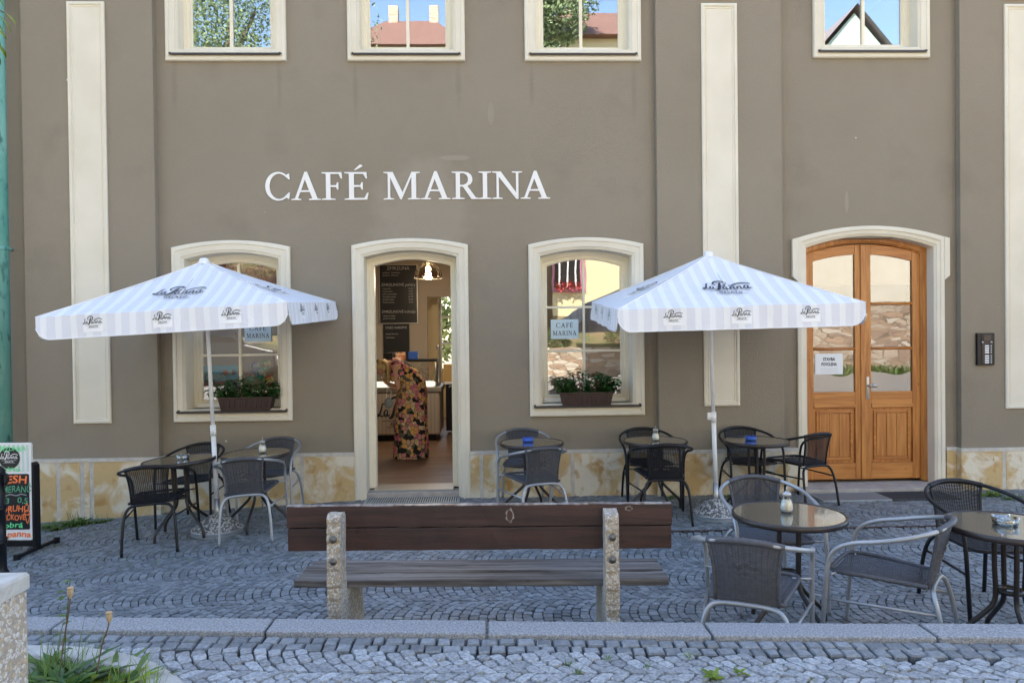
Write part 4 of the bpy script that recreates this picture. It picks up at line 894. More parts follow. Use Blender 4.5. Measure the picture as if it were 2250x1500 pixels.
board_text('dobrá', .0, .232, .048, M['limechalk'], wmax=.22, bold=.015); board_text('la panna', .03, .150, .055, M['orange'], wmax=.30, bold=.03, y=-.0142); board_text('TOČENÁ', .0, .735, .03, M['limechalk'], wmax=.2, y=-.0172); board_text('ZMRZLINKA', .0, .915, .042, M['limechalk'], wmax=.30, y=-.0172)
mb = MB(); put(mb, ribbon([(.15,.345),(.13,.36),(.14,.385),(.165,.385),(.175,.36),(.15,.345),(.175,.34),(.155,.27),(.135,.345)], .007), lambda x, y, d_: (x,-.0172,y)); mb.build('handwriting', M['orange'], bp)
for s in (-1, 1):
    pm = MB(); x = s*(W_/2+.012); pm.prism([(x-.012,.02),(x+.012,.02),(x+.012,.78),(x-.012,.81)], -.015, .065); pm.build('upright', M['black'], bd, .002)
    ft = MB(); ft.box(x-.015,x+.015,-.24,.30,.02,.05); 
    for yy in (-.25, .28): ft.box(x-.020,x+.020,yy,yy+.035,-.0,.058)
    ft.build('foot_bar', M['black'], bd, .002)
bc = MB().box(-W_/2,W_/2,.03,.05,.05,.10).build('cross_bar', M['black'], bd, .002)

pl = empty('planter', (-1.575, 1.66, ST), 0, 'square exposed-pebble concrete planter at the lower left corner', 'planter')
mb = MB(); mb.box(-.325,.325,-.34,.34,-.0,.668); mb.build('box', M['pebble'], pl, .012)
mb = MB()
ro, ri = (.328,.343), (.245,.26)
v = [(-ro[0],-ro[1]),(ro[0],-ro[1]),(ro[0],ro[1]),(-ro[0],ro[1])]; u = [(-ri[0],-ri[1]),(ri[0],-ri[1]),(ri[0],ri[1]),(-ri[0],ri[1])]
mb.loft([[(x,y,.668) for x,y in v],[(x,y,.703) for x,y in v],[(x*.985,y*.985,.712) for x,y in v],[(x,y,.712) for x,y in u],[(x,y,.66) for x,y in u]], smooth=False); mb.build('rim', M['concrete'], pl, .004)
MB().box(-.235,.235,-.25,.25,.655,.685).build('soil', M['soil'], pl)

# ------------------------------------------------------------------ plants
def blades(mb, x, y, z, n, h_, sp, w_=.006, lean=.5):
    for _ in range(n):
        a = random.uniform(0, 2*PI); r = random.uniform(0, sp); bx_, by_ = x+r*math.cos(a), y+r*math.sin(a); a = random.uniform(0, 2*PI); hh = h_*random.uniform(.5, 1.15); ln = lean*hh*random.uniform(.1, 1); wv = w_*random.uniform(.6,1.2)
        vs = []
        for i in range(4):
            t = i/3; cx_, cy_, cz_ = bx_+ln*t*t*math.cos(a), by_+ln*t*t*math.sin(a), z+hh*t*(1-.15*t); q = wv*(1-t)*.5+.0004; vs += [(cx_-q*math.sin(a+.6), cy_+q*math.cos(a+.6), cz_), (cx_+q*math.sin(a+.6), cy_-q*math.cos(a+.6), cz_)]
        mb.add(vs, [(0,1,3,2),(2,3,5,4),(4,5,7,6)], True)
def leafmesh(mb, base, dirv, L_, W, up=Vector((0,0,1)), curl=.3, jag=0.0):
    d_ = Vector(dirv).normalized(); s_ = d_.cross(up).normalized(); n_ = s_.cross(d_).normalized(); vs = []; k = 6
    for i in range(k+1):
        t = i/k; w_ = W*math.sin(PI*min(1, t*.92+.06))**.8*(1+(jag*(1 if i % 2 else -1))); c = Vector(base)+d_*L_*t-n_*curl*L_*t*t+n_*.0; vs += [tuple(c-s_*w_*.5+n_*w_*.18), tuple(c), tuple(c+s_*w_*.5+n_*w_*.18)]
    mb.add(vs, [(3*i+a, 3*i+a+1, 3*i+a+4, 3*i+a+3) for i in range(k) for a in (0, 1)], True)
def rosette(mb, x, y, z, n, L_, W, rise=.5, jag=.25):
    for i in range(n):
        a = 2*PI*i/n+random.uniform(-.4,.4); rr = rise*random.uniform(.4,1.3); leafmesh(mb, (x,y,z), (math.cos(a), math.sin(a), rr), L_*random.uniform(.6,1.1), W*random.uniform(.8,1.2), curl=.45, jag=jag)
def plant(name, x, y, z, fn, m_, label, cat, group=None):
    root_mb = MB(); fn(root_mb); o = root_mb.build(name, m_); o.data.transform(Matrix.Translation((-x,-y,-z))); o.location = (x,y,z); return tag(o, label, cat, group)
# dark weeds along the plinth at the left
GW = 'weeds growing at the foot of the walls'
def weedclump(px_, py_, L_, lb, n=26, spread=.10, name='weed', ms='weed', jag=.25, rise=.8):
    x, y, _ = (Vector((0,0,CH)) + ray(px_, py_)*((gz(-4 if px_ < 1000 else 5, 7.6)-CH)/ray(px_, py_).z)); z = gz(x, y)
    def fn(mb):
        for _ in range(n//5): rosette(mb, x+random.uniform(-spread,spread), y+random.uniform(-.05,.05), z, 7, L_, L_*.30, rise, jag)
        blades(mb, x, y, z, n, L_*1.3, spread, .006)
    plant(name, x, y, z, fn, M[ms], lb, 'weed', GW)
weedclump(118, 1158, .10, 'leafy weed at the foot of the plinth next to the ice cream board'); weedclump(165, 1150, .13, 'broad-leaved weed, the tallest clump left of the black chair', 44, .13); weedclump(215, 1146, .08, 'low weed clump between the tall weed and the first black chair')
weedclump(2170, 1088, .10, 'sprawling weed by the plinth right of the wooden door', 30, .12, ms='grass'); weedclump(2225, 1096, .07, 'low weed at the foot of the right pilaster, at the picture edge', 20, .12)
weedclump(1600, 1092, .05, 'small weed behind the right parasol base', 24, .10); weedclump(1475, 1094, .05, 'small weed behind the wall table at the end of the bench', 20, .08)
mb = MB()
for _ in range(1500):
    x = random.uniform(-5.2,-1.2); y = random.uniform(5.9,7.93)
    if y < 6.9+(x+5.2)*.25 and random.random() < .75: continue
    blades(mb, x, y, gz(x,y)-.004, 3, .028, .02, .004, 1.2)
for _ in range(170):
    x = random.uniform(-5.6,-3.9); y = random.uniform(5.6,6.9); blades(mb, x, y, gz(x,y)-.004, 4, .04, .04, .004, 1.0)
for _ in range(600):
    x = random.uniform(.2,6.8); y = random.uniform(6.6,7.92); blades(mb, x, y, gz(x,y)-.004, 3, .022, .02, .004, 1.2)
for _ in range(700):
    x = random.uniform(-3.5,6); y = random.uniform(3.6,7.2); blades(mb, x, y, gz(x,y)-.006, 2, .014, .01, .003, 1.0)
tag(mb.build('grass', M['grass']), 'short grass and moss in the joints of the terrace paving', kind='stuff')
mb = MB()
for _ in range(34):
    x = random.uniform(-.9, 3.2); y = random.uniform(2.7, kerbY(x)-.36)
    blades(mb, x, y, ST-.008, 7, .022, .018, .003, 1.6)
tag(mb.build('dry_grass', mat('dry_grass', (.32,.27,.14), .8, (.2,.2,.07), 6, island=.4)), kind='stuff')
GT = 'green tufts between the street cobbles'
def tuft(px_, py_, L_, lb, leafy=False):
    v = Vector((0,0,CH)) + ray(px_, py_)*((ST-CH)/ray(px_, py_).z); x, y = v.x, v.y
    plant('grass_tuft', x, y, ST, lambda mb: rosette(mb, x, y, ST, 8, L_, L_*.34, 1.2, .3) if leafy else blades(mb, x, y, ST-.005, 22, L_, .022, .004, .9), M['lime' if leafy else 'grass'], lb, 'plant', GT)
tuft(1250, 1463, .035, 'small tuft left of centre among the street cobbles'); tuft(1268, 1480, .035, 'yellowish tuft right below another one in the street cobbles'); tuft(1335, 1450, .03, 'faint tuft between two others among the street cobbles')
tuft(1420, 1468, .035, 'grass tuft in the street below the bench end'); tuft(1508, 1445, .04, 'upright green tuft nearest the gutter rows'); tuft(1568, 1494, .07, 'bright leafy dandelion at the bottom edge', True); tuft(1625, 1480, .04, 'small flat dandelion right of the bright one', True)
tuft(515, 1384, .02, 'tiny tuft in the kerb joint left of the bench')
# flower bed with its concrete ring
rg = MB(); seg = 72; rings = []
for (r, z) in ((1.085,ST-.06),(1.085,ST+.022),(1.07,ST+.030),(.985,ST+.030),(.975,ST+.022),(.965,.02)): rings.append([(r*math.cos(2*PI*k/seg), r*math.sin(2*PI*k/seg), z-ST) for k in range(seg)])
bed = empty('flower_bed', (-2.0,2.1,ST), 0, 'round flower bed edged by a pale concrete ring at the lower left', 'flower bed')
rg.loft(rings, smooth=True); rg.build('ring', M['concrete'], bed); MB().lathe([(.98,-.10),(.001,-.085)], seg=40, cap=False).build('soil', M['soil'], bed)
GBp = 'plants growing in the round flower bed'
def bp_(px_, Y, fn, m_, lb, cat, nm):
    x = onX_at(px_, Y, 1440); plant(nm, x, Y, ST-.10, lambda mb: fn(mb, x, Y, ST-.10), m_, lb, cat, GBp)
def leafy(n, L_, W, rise, spread=.1, jag=.35):
    def fn(mb, x, y, z):
        for _ in range(n): rosette(mb, x+random.uniform(-spread,spread), y+random.uniform(-spread,spread), z+random.uniform(0,.06), 7, L_, W, rise, jag)
    return fn
bp_(100, 2.90, leafy(10,.24,.035,1.3,.13), M['weed'], 'jagged-leaved weed thick in the bed beside the planter', 'plant', 'leafy_weed')
bp_(165, 2.86, leafy(10,.25,.035,1.1,.13), M['leaf'], 'dark long-leaved plant in the middle of the flower bed', 'plant', 'leafy_weed')
bp_(235, 2.80, leafy(9,.23,.03,1.2,.10), M['weed'], 'jagged weed behind the grass clumps in the flower bed', 'plant', 'leafy_weed')
bp_(200, 2.68, leafy(7,.22,.04,1.0,.10), M['lime'], 'yellow-green leaves low at the front of the flower bed', 'plant', 'leafy_weed')
bp_(80, 2.72, leafy(10,.24,.05,1.0,.10), M['leaf'], 'dark leaves in the corner between planter and bed', 'plant', 'leafy_weed')
bp_(262, 2.76, lambda mb,x,y,z: blades(mb,x,y,z,26,.28,.06,.009,.45), M['lime'], 'grass clump in the middle right of the flower bed', 'plant', 'grass_clump')
bp_(325, 2.74, lambda mb,x,y,z: blades(mb,x,y,z,44,.30,.07,.010,.4), M['lime'], 'bright grass clump nearest the concrete ring', 'plant', 'grass_clump')
bp_(150, 2.95, lambda mb,x,y,z: blades(mb,x,y,z,46,.33,.12,.007,.5), M['grass'], 'thin grass rising at the back of the bed', 'plant', 'grass_clump')
bp_(95, 2.84, lambda mb,x,y,z: blades(mb,x,y,z,40,.28,.12,.007,.6), M['grass'], 'grass beside the planter face', 'plant', 'grass_clump')
def poppy(px0, py0, px1, py1, Y, lb):
    x0, z0 = onY(px0, py0, Y); x1, z1 = onY(px1, py1, Y); r = empty('poppy', (x0, Y, z0), 0, lb, 'plant', 'dry poppy heads above the flower bed')
    MB().tube(crom([(0,0,-.05),((x1-x0)*.35,.01,(z1-z0)*.4),((x1-x0)*.8,0,(z1-z0)*.75),(x1-x0,0,z1-z0)],5), .0028, 6).build('stem', mat('poppy_stem', (.14,.08,.05), .7), r)
    MB().lathe([(.002,-.004),(.007,.004),(.011,.018),(.011,.030),(.009,.034),(.013,.037),(.009,.041),(.001,.042)], (x1-x0,0,z1-z0), 14, cap=False).build('seed_head', mat('dry_seed_head', (.46,.32,.18), .8), r)
poppy(128,1470,155,1312,2.85,'taller dry poppy head nearest the planter'); poppy(212,1450,240,1366,2.85,'dry poppy head further right over the bed')
x0, z0 = onY(140,1440,2.9)
plant('vine_weed', x0, 2.9, z0, lambda mb: [leafmesh(mb, (x0+.012*math.sin(i*2), 2.9, z0+.02+i*.033), (math.cos(i*2.4),math.sin(i*2.4),.5), .035, .022) for i in range(9)]+[mb.tube(crom([(x0,2.9,z0-.1),(x0+.01,2.9,z0+.1),(x0+.03,2.9,z0+.30)],4), .002, 6)], M['weed'], 'leafy stem climbing beside the taller poppy', 'plant', GBp)
# window boxes
def window_box(px_, lb, seedn):
    x, _ = onY(px_, 870, 8.02); root = empty('window_box', (x, 8.03, .897), 0, lb, 'window box', 'planted boxes on the cafe window sills'); wt, wb_, d_ = .29, .265, .075
    mb = MB(); r = lambda w_, dd, z: [(-w_,-dd,z),(w_,-dd,z),(w_,dd,z),(-w_,dd,z)]
    mb.loft([r(wb_,d_*.8,0), r(wt,d_,.125), r(wt+.008,d_+.008,.127), r(wt+.008,d_+.008,.142), r(wt-.008,d_-.008,.142), r(wt-.01,d_-.01,.12)], smooth=False); mb.add(r(wb_,d_*.8,0), [(3,2,1,0)])
    for i in range(9): q = -.23+i*.0575; mb.tube([(q,-d_*.84,.02),(q,-d_*.99,.105)], .008, 6)
    mb.build('box', M['terracotta'], root, .002); MB().add(r(wt-.01,d_-.01,.118), [(0,1,2,3)]).build('soil', M['soil'], root)
    fo = MB(); rr = random.Random(seedn)
    for i in range(40):
        sx = rr.uniform(-.29,.29); sy = rr.uniform(-.06,.06); hh = rr.uniform(.12,.27)*(1-.45*abs(sx)/.3); lean = (sx*.35+rr.uniform(-.06,.06), rr.uniform(-.09,.05))
        top = Vector((sx+lean[0], sy+lean[1], .12+hh)); fo.tube([(sx,sy,.11), tuple(top)], .003, 5)
        for k in range(16):
            t = rr.uniform(.15,1.05); b_ = Vector((sx,sy,.11)).lerp(top, t); a = rr.uniform(0,2*PI); leafmesh(fo, b_, (math.cos(a),math.sin(a),rr.uniform(-.3,.9)), rr.uniform(.045,.075), rr.uniform(.024,.038), curl=.35)
    fo.build('foliage', M['leaf'], root)
    fm = mat('pale_pink_flower_'+str(seedn), (.6,.25,.3), .6)
    for i in range(6): MB().ball((rr.uniform(-.25,.25), rr.uniform(-.11,0), rr.uniform(.18,.32)), rr.uniform(.006,.011), 7, 5).build('flower', fm, root)
window_box(542, 'brown window box with bushy plants on the sill of the left cafe window', 3); window_box(1288, 'brown window box with bushy plants on the sill of the right cafe window', 5)
# leaves hanging into the top left corner
tb = empty('tree_branch', (-2.0,2.5,3.2), 0, 'sunlit leafy twig hanging into the top left corner', 'branch'); lf = MB(); tw = MB()
for px_, py_, dx in ((-12,-25,.9),(8,28,.7),(-14,60,.7),(-8,96,.5)):
    x, z = onY(px_, py_, 2.5)
    tw.tube(crom([(x-.25+2.0,.1,z+.18-3.2),(x-.1+2.0,0,z+.06-3.2),(x+2.0,0,z-3.2)],4), .0022, 5)
    for k in range(3): leafmesh(lf, (x-.03*k+2.0, .02*k, z-3.2), (dx,-.2+.2*k,-.45-.25*k), .07, .018, curl=.2)
tw.build('twig', M['bark'], tb); lf.build('leaves', mat('sunlit_young_leaf', (.05,.085,.004), .95, spec=.05, transl=.3), tb)

# ------------------------------------------------------------------ small things on wall and ground
ic = empty('intercom', (onX_at(2162,7.92,765), PY, 1.46), 0, 'black door intercom with two columns of name plates and buttons on the right pilaster', 'intercom'); 
MB().box(-.098,.098,-.035,-.001,-.178,.178).build('housing', M['black'], ic, .004)
mb = MB(); mb.box(-.048,.066,-.0405,-.0355,-.165,.160); mb.build('plate', mat('bronze_plate', (.045,.032,.028), .45, metal=.3), ic, .002)
MB().box(-.030,.045,-.044,-.041,.090,.150).build('camera_window', M['winddark'], ic, .002)
for q in (-.045, .055): MB().tube([(q,-.041,.075),(q,-.046,.075)], .012, 14).build('screw', M['steel'], ic)
for i in range(8):
    z = .035-i*.0245-(.012 if i > 3 else 0); MB().box(-.018,.028,-.0435,-.0406,z-.008,z+.008).build('name_plate', M['paper'], ic, .002); MB().tube([(.050,-.041,z),(.050,-.047,z)], .0095, 12).build('button', M['steel'], ic)
def grate(name, pts, m_, label, cat, n, dirx=True, th=.012):
    P = []
    for a, b in pts:
        v = Vector((0,0,CH)) + ray(a, b)*((-.085-CH)/ray(a, b).z); P.append((v.x, v.y))
    x0 = sum(p_[0] for p_ in (P[0], P[3]))/2; x1 = (P[1][0]+P[2][0])/2; y0 = (P[2][1]+P[3][1])/2; y1 = (P[0][1]+P[1][1])/2
    z = max(gz(x0,(y0+y1)/2), gz(x1,(y0+y1)/2))+.004
    root = empty(name, ((x0+x1)/2,(y0+y1)/2,z), 0, label, cat); w2, d2 = (x1-x0)/2, (y1-y0)/2
    MB().box(-w2,w2,-d2,d2,-.01,.004).build('backing', M['rubber'], root)
    mb = MB()
    for i in range(n): q = -w2+.01+(2*w2-.02)*i/(n-1); mb.box(q-.006,q+.006,-d2+.006,d2-.006,.005,th)
    mb.build('bars', m_, root, .001)
    fr_ = MB(); fr_.box(-w2-.012,w2+.012,-d2-.012,-d2,-.01,th+.002).box(-w2-.012,w2+.012,d2,d2+.012,-.01,th+.002).box(-w2-.012,-w2,-d2,d2,-.01,th+.002).box(w2,w2+.012,-d2,d2,-.01,th+.002); fr_.build('frame', m_, root)
grate('foot_grate', [(1778,1079),(1925,1079),(1945,1098),(1800,1100)], M['grate'], 'shiny zinc foot-scraper grate left of the dark mat at the wooden door', 'grate', 34)
grate('door_mat', [(1932,1079),(2075,1079),(2095,1096),(1952,1098)], M['rubber'], 'dark ribbed door mat right of the zinc grate at the wooden door', 'door mat', 34)
grate('door_mat', [(812,1092),(1006,1090),(1010,1103),(800,1105)], M['grate'], 'bluish ribbed mat on the ground before the open cafe door', 'door mat', 40)
x0 = 1.32; mb = MB()
for i in range(20): a, b = x0+i*.25, x0+(i+1)*.25; mb.add([(a,6.39,gz(a,6.4)+.004),(b,6.39,gz(b,6.4)+.004),(b,6.42,gz(b,6.4)+.004),(a,6.42,gz(a,6.4)+.004)], [(0,1,2,3)])
tag(mb.build('drain_channel', M['rust']), 'thin rusty drain channel running across the terrace behind the front tables', 'drain')
# papers on the glass
def sheet_sign(px0, py0, px1, py1, Y, lines, lb, serif=True, m_='bluepaper', ms=.3):
    xa, za = onY(px0, py0, Y); xb, zb = onY(px1, py1, Y); cx_, cz_, w_, h_ = (xa+xb)/2, (za+zb)/2, xb-xa, za-zb
    r = empty('paper_sign', (cx_, Y, cz_), 0, lb, 'paper sign')
    MB().box(-w_/2,w_/2,-.0005,.0005,-h_/2,h_/2).build('sheet', M[m_], r)
    for ln, zc_, ww, hh in lines:
        mb = MB()
        if serif:
            tot = sum(GL['E' if c == 'É' else c][1]+.09 for c in ln)-.09; x = 0
            for c in ln:
                g = 'E' if c == 'É' else c; put(mb, GC[g], lambda a, b, d_: (ww*w_*((x+a)/tot-.5), -.0015, (zc_+b*hh)*h_))
                if c == 'É': put(mb, ACC, lambda a, b, d_: (ww*w_*((x+a)/tot-.5), -.0015, (zc_+b*hh)*h_))
                x += GL[g][1]+.09
        else:
            vs, fs = text2d(ln, 1, 'CENTER', bold=.035); wd = max(v[0] for v in vs)-min(v[0] for v in vs); put(mb, (vs, fs), lambda a, b, d_: (a/wd*ww*w_, -.0015, (zc_+b/.72*hh)*h_))
        mb.build('lettering', M['ink'], r)
    return r
sheet_sign(1210,702,1271,744,8.215,[('CAFÉ',.08,.62,.24),('MARINA',-.32,.86,.24)],'pale blue paper sign CAFÉ MARINA in the right cafe window')
sheet_sign(537,709,596,750,8.215,[('CAFÉ',.08,.62,.24),('MARINA',-.30,.86,.24)],'pale blue paper sign CAFÉ MARINA in the left cafe window')
r = sheet_sign(1791,777,1852,822,8.17,[('STAVBA',.16,.44,.15),('POVOLENA',-.08,.56,.15)],'white notice STAVBA POVOLENA taped inside the wooden door', False, 'paper')
mb = MB()
for i in range(4): mb.box(-.10,.10,-.0015,-.0006,-.05-.022*i-.002,-.05-.022*i)
mb.build('small_print', M['chalk'], r)
# ice cream poster and foil eggs inside the left window
xa, za = onY(441,803,8.30); xb, zb = onY(523,880,8.30)
ps = empty('ice_cream_poster', ((xa+xb)/2,8.265,zb), 0, 'blue and black ice cream price poster in the left cafe window', 'poster'); w_, h_ = (xb-xa)/2+.01, za-zb
MB().box(-w_,w_,0,.004,0,h_).build('sheet', mat('sky_blue_print', (.06,.55,.85), .5), ps); MB().box(-w_+.025,w_-.01,-.0022,-.0006,0,h_*.60).build('price_panel', M['chalkblack'], ps)
for s_, zc_, ww, m_ in (('ZMRZKA',.66,.26,'white'),('točená',.46,.26,'orange'),('VANILKA',.31,.26,'chalk'),('TVAROH',.18,.24,'chalk'),('MALINA',.05,.22,'chalk')):
    vs, fs = text2d(s_, 1, 'CENTER', bold=.03); wd = max(v[0] for v in vs)-min(v[0] for v in vs); mb = MB(); put(mb, (vs, fs), lambda a, b, d_: (-.05+a/wd*ww, -.004, h_*zc_+b*.05)); mb.build('lettering', M[m_], ps)
for i, (dx, c) in enumerate(((.08,'orange'),(.13,'paper'),(.175,'rust'))): MB().ball((dx,-.004,h_*.80), .028, 12, 8, (1,.15,1)).build('ice_cream_picture', M[c], ps)
for i, (px_, py_) in enumerate(((548,835),(572,822),(590,838),(560,808),(584,803),(598,862))):
    x, z = onY(px_, py_, 8.335); e = empty('foil_egg', (x,8.335,z), 0, ['orange foil egg, leftmost of the pile in the left window','teal foil egg in the middle of the pile in the left window','red foil egg at the right of the pile in the left window','violet foil egg on top of the pile at its left','green foil egg on top of the pile at its right','green and red foil egg low down behind the plant'][i], 'foil egg', 'foil eggs in the left window')
    MB().ball((0,0,0), .066, 24, 16, (.86,.86,1.12)).build('shell', M['eggs'][[4,1,0,2,3,3][i]], e)
    MB().lathe([(.058,-.008),(.060,0),(.058,.008)], seg=24, cap=False).build('band', M['eggs'][(i+1) % 5], e)
tag(MB().box(-3.2,-2.36,8.24,8.75,.84,.87).build('display_shelf', M['white']), 'white shelf inside the left window carrying poster and eggs', 'shelf')
tag(MB().box(-2.66,-2.38,8.40,8.62,.871,1.0).build('display_box', M['chalkblack'], bevel=.004), 'dark box under the foil eggs in the left window', 'box')

# ------------------------------------------------------------------ inside the open cafe door
gc = empty('gelato_counter', (-1.7, 11.75, -.02), 0, 'striped gelato display counter with glass case seen through the open door', 'display counter')
def rb_(x0,x1,y0,y1,z0,z1,m_,nm,par,bv=.004): return MB().box(x0,x1,y0,y1,z0,z1).build(nm, m_, par, bv)
rb_(-.85,.84,.06,.85,0,.10,M['black'],'kick_base',gc); rb_(-.9,.90,0,.9,.10,.79,M['counter'],'front_body',gc,.03)
mb = MB()
for i in range(30): mb.box(-.88+i*.06,-.855+i*.06,-.0022,-.0005,.12,.78)
mb.build('stripe_print', mat('counter_stripe', (.44,.39,.35), .5), gc)
lm = MB(); logo_into(lm, lambda x, y, d_: (-.10+x*.26, -.004, .40+y*.26), True); lm.build('logo', M['ink'], gc)
rb_(-.92,.93,-.015,.92,.79,.87,M['steel'],'steel_band',gc,.01); rb_(-.86,.80,.03,.85,.872,.90,M['caselight'],'tray',gc); rb_(-.86,.80,.03,.06,.90,.965,M['caselight'],'tray_edge',gc)
rb_(-.92,.86,.0,.42,1.275,1.315,M['black'],'top_shelf',gc)
for xx in (-.9, .84): 
    for yy in (.01, .40): MB().tube([(xx,yy,.87),(xx,yy,1.275)], .011, 8).build('case_post', M['steel'], gc)
rb_(-.89,.83,.008,.014,.87,1.27,M['clearglass'],'front_glass',gc,0); rb_(.845,.850,.02,.40,.87,1.27,M['clearglass'],'side_glass',gc,0)
MB().tube(crom([(.86,.5,.87),(.86,.5,1.45),(.84,.5,1.52),(.83,.5,1.45)],4), .022, 10).build('tap', M['steel'], gc)
for i in range(7):
    mb = MB(); mb.ball((-.72+i*.225,.35,.925), .09, 16, 8, (1,1.9,.6)); mb.build('ice_cream', mat('ice_cream_%d' % i, [(.75,.7,.5),(.6,.3,.3),(.25,.13,.08),(.7,.65,.6),(.5,.6,.3),(.7,.4,.2),(.6,.5,.6)][i], .6), gc)
def menu(px0, py0, px1, py1, items, label, fr=True):
    xa, za = onY(px0, py0, 12.97); xb, zb = onY(px1, py1, 12.97); w_, h_ = (xb-xa)/2, za-zb
    r = empty('menu_board', ((xa+xb)/2,12.97,zb), 0, label, 'menu board'); MB().box(-w_,w_,-.008,.02,0,h_).build('board', M['chalkblack'], r)
    if fr:
        for q in (-w_-.012, w_): MB().box(q,q+.012,-.014,.022,-.012,h_+.012).build('frame', M['steel'], r)
        for q in (-.012, h_): MB().box(-w_,w_,-.014,.022,q,q+.012).build('frame', M['steel'], r)
    for s_, fx_, fz_, hh, al in items:
        vs, fs = text2d(s_, 1, al, spacing=.95); k = hh; mb = MB(); put(mb, (vs, fs), lambda a, b, d_: (fx_*w_+a*k, -.0095, fz_*h_+b*k)); mb.build('lettering', M['chalk'], r)
    return r
menu(834,583,917,709,[('ZMRZLINA',0,.92,.085,'CENTER'),('vanilková · čokoládová',-.85,.86,.036,'LEFT'),('jahodová · citronová',-.85,.815,.036,'LEFT'),('ZMRZLINOVÉ poháry',0,.64,.068,'CENTER')]+
     [(t,-.85,.585-.047*i,.034,'LEFT') for i, t in enumerate(('malý pohár','ovocný pohár','pohár s karamelem','čokoládový pohár','jahodový pohár','banánový pohár'))]+[('%d Kč' % v_,.55,.585-.047*i,.034,'LEFT') for i, v_ in enumerate((65,75,75,85,85,95))]+
     [('ZMRZLINOVÉ koktejly',0,.175,.066,'CENTER'),('vanilkový koktejl',-.85,.115,.034,'LEFT'),('jahodový koktejl',-.85,.07,.034,'LEFT')], 'large framed black menu board high on the cafe wall')
menu(842,711,900,790,[('DNES NABÍZÍME',0,.86,.055,'CENTER'),('domácí limonáda',-.8,.70,.034,'LEFT'),('ledová káva',-.8,.60,.034,'LEFT'),('BIO MEDOVNÍK',0,.16,.046,'CENTER')], 'small unframed blackboard below the large menu board', False)
lx, lz = -.90, 2.54
lp = empty('pendant_lamp', (lx,11.0,lz), 0, 'lit pendant lamp with smoky ribbed glass dome', 'lamp')
dm = MB(); pr = [(.212*math.cos(R_(a)), .245*math.sin(R_(a))) for a in (0,12,25,40,55,68,78,86)]; dm.lathe(pr, seg=44, cap=False); dm.build('lamp_shade', glass_mat('smoky_glass', .10, tint=(.55,.45,.33), wav=.05, wscale=40), lp)
MB().lathe([(.209,-.002),(.215,-.002),(.215,.006),(.209,.006)], seg=44, cap=False).build('rim', M['steel'], lp); MB().tube([(0,0,.24),(0,0,.70)], .004, 6).build('cord', M['black'], lp); MB().tube([(0,0,.20),(0,0,.26)], .025, 12).build('socket', M['steel'], lp)
MB().ball((0,0,.135), .042, 16, 12, (1,1,1.2)).build('bulb', M['bulb'], lp)
for q in range(3): a = q*2.1; MB().ball((.15*math.cos(a),.15*math.sin(a),.02), .010, 8, 6).build('clip', M['steel'], lp)
pt = bpy.data.lights.new('pendant_lamp_light', 'POINT'); pt.energy = 12; pt.color = (1,.80,.55); pt.shadow_soft_size = .05; po = bpy.data.objects.new('pendant_lamp_light', pt); COL.objects.link(po); po.location = (lx,11.0,lz-.03)
cb = empty('black_cabinet', (-.48,12.35,-.02), 0, 'black cabinet with pale worktop right of the gelato counter', 'cabinet')
rb_(-.26,.35,0,.6,.08,.87,M['black'],'body',cb); rb_(-.28,.37,-.02,.62,.87,.91,M['white'],'worktop',cb); MB().tube(crom([(.02,-.002,.72),(.02,-.04,.72),(.20,-.04,.72),(.20,-.002,.72)],3), .010, 8).build('handle', M['steel'], cb)
tag(MB().box(-.78,-.46,12.42,12.65,.892,1.18).build('cardboard_box', mat('yellow_card', (.45,.30,.12), .8), None, .004), 'pale cardboard box on the cabinet worktop', 'box')
for i, (px_, c, lb) in enumerate(((853,'chalkblack','dark box on top of the counter case, left of the picture boxes'),(880,None,'orange picture box on top of the counter case'),(908,'blueplastic','blue picture box on top of the counter case'))):
    x, _ = onY(px_, 780, 11.9); tag(MB().box(x-.075,x+.075,11.86,11.98,1.296,1.40+.01*i).build('packet', M[c] if c else mat('orange_picture', (.55,.14,.05), .6, (.7,.5,.35), 22, lo=.48, hi=.52), None, .003), lb, 'packet')

# ------------------------------------------------------------------ the customer
PX, PYY = -1.10, 10.15
pe = empty('person', (PX, PYY, -.02), R_(8), 'woman in a long floral dress bending forward over the gelato counter', 'person')
def skin_mesh(name, verts, edges, m_, par, sub=2):
    import bmesh
    me = bpy.data.meshes.new(name); bm = bmesh.new(); lay = bm.verts.layers.skin.verify(); vv_ = []
    for i, (co_, r) in enumerate(verts): v = bm.verts.new(co_); v[lay].radius = (r, r) if not hasattr(r, '__len__') else r; v[lay].use_root = i == 0; vv_.append(v)
    for a, b in edges: bm.edges.new((vv_[a], vv_[b]))
    bm.to_mesh(me); bm.free(); me.materials.append(m_); o = bpy.data.objects.new(name, me); COL.objects.link(o); o.parent = par
    s_ = o.modifiers.new('skin', 'SKIN'); s_.use_smooth_shade = True; b_ = o.modifiers.new('sub', 'SUBSURF'); b_.levels = sub; b_.render_levels = sub; return o
V_ = [((.03,0,.95),.13),((0,0,1.07),.12),((-.09,0,1.19),.115),((-.19,0,1.275),.11),((-.265,0,1.315),.062),((-.315,0,1.315),.05),((-.365,0,1.285),.078),((-.405,0,1.225),.082),((-.425,0,1.165),.055)]
E_ = [(0,1),(1,2),(2,3),(3,4),(4,5),(5,6),(6,7),(7,8)]
def chain(start, pts):
    p_ = start
    for c, r in pts: V_.append((c, r)); E_.append((p_, len(V_)-1)); p_ = len(V_)-1
    return p_
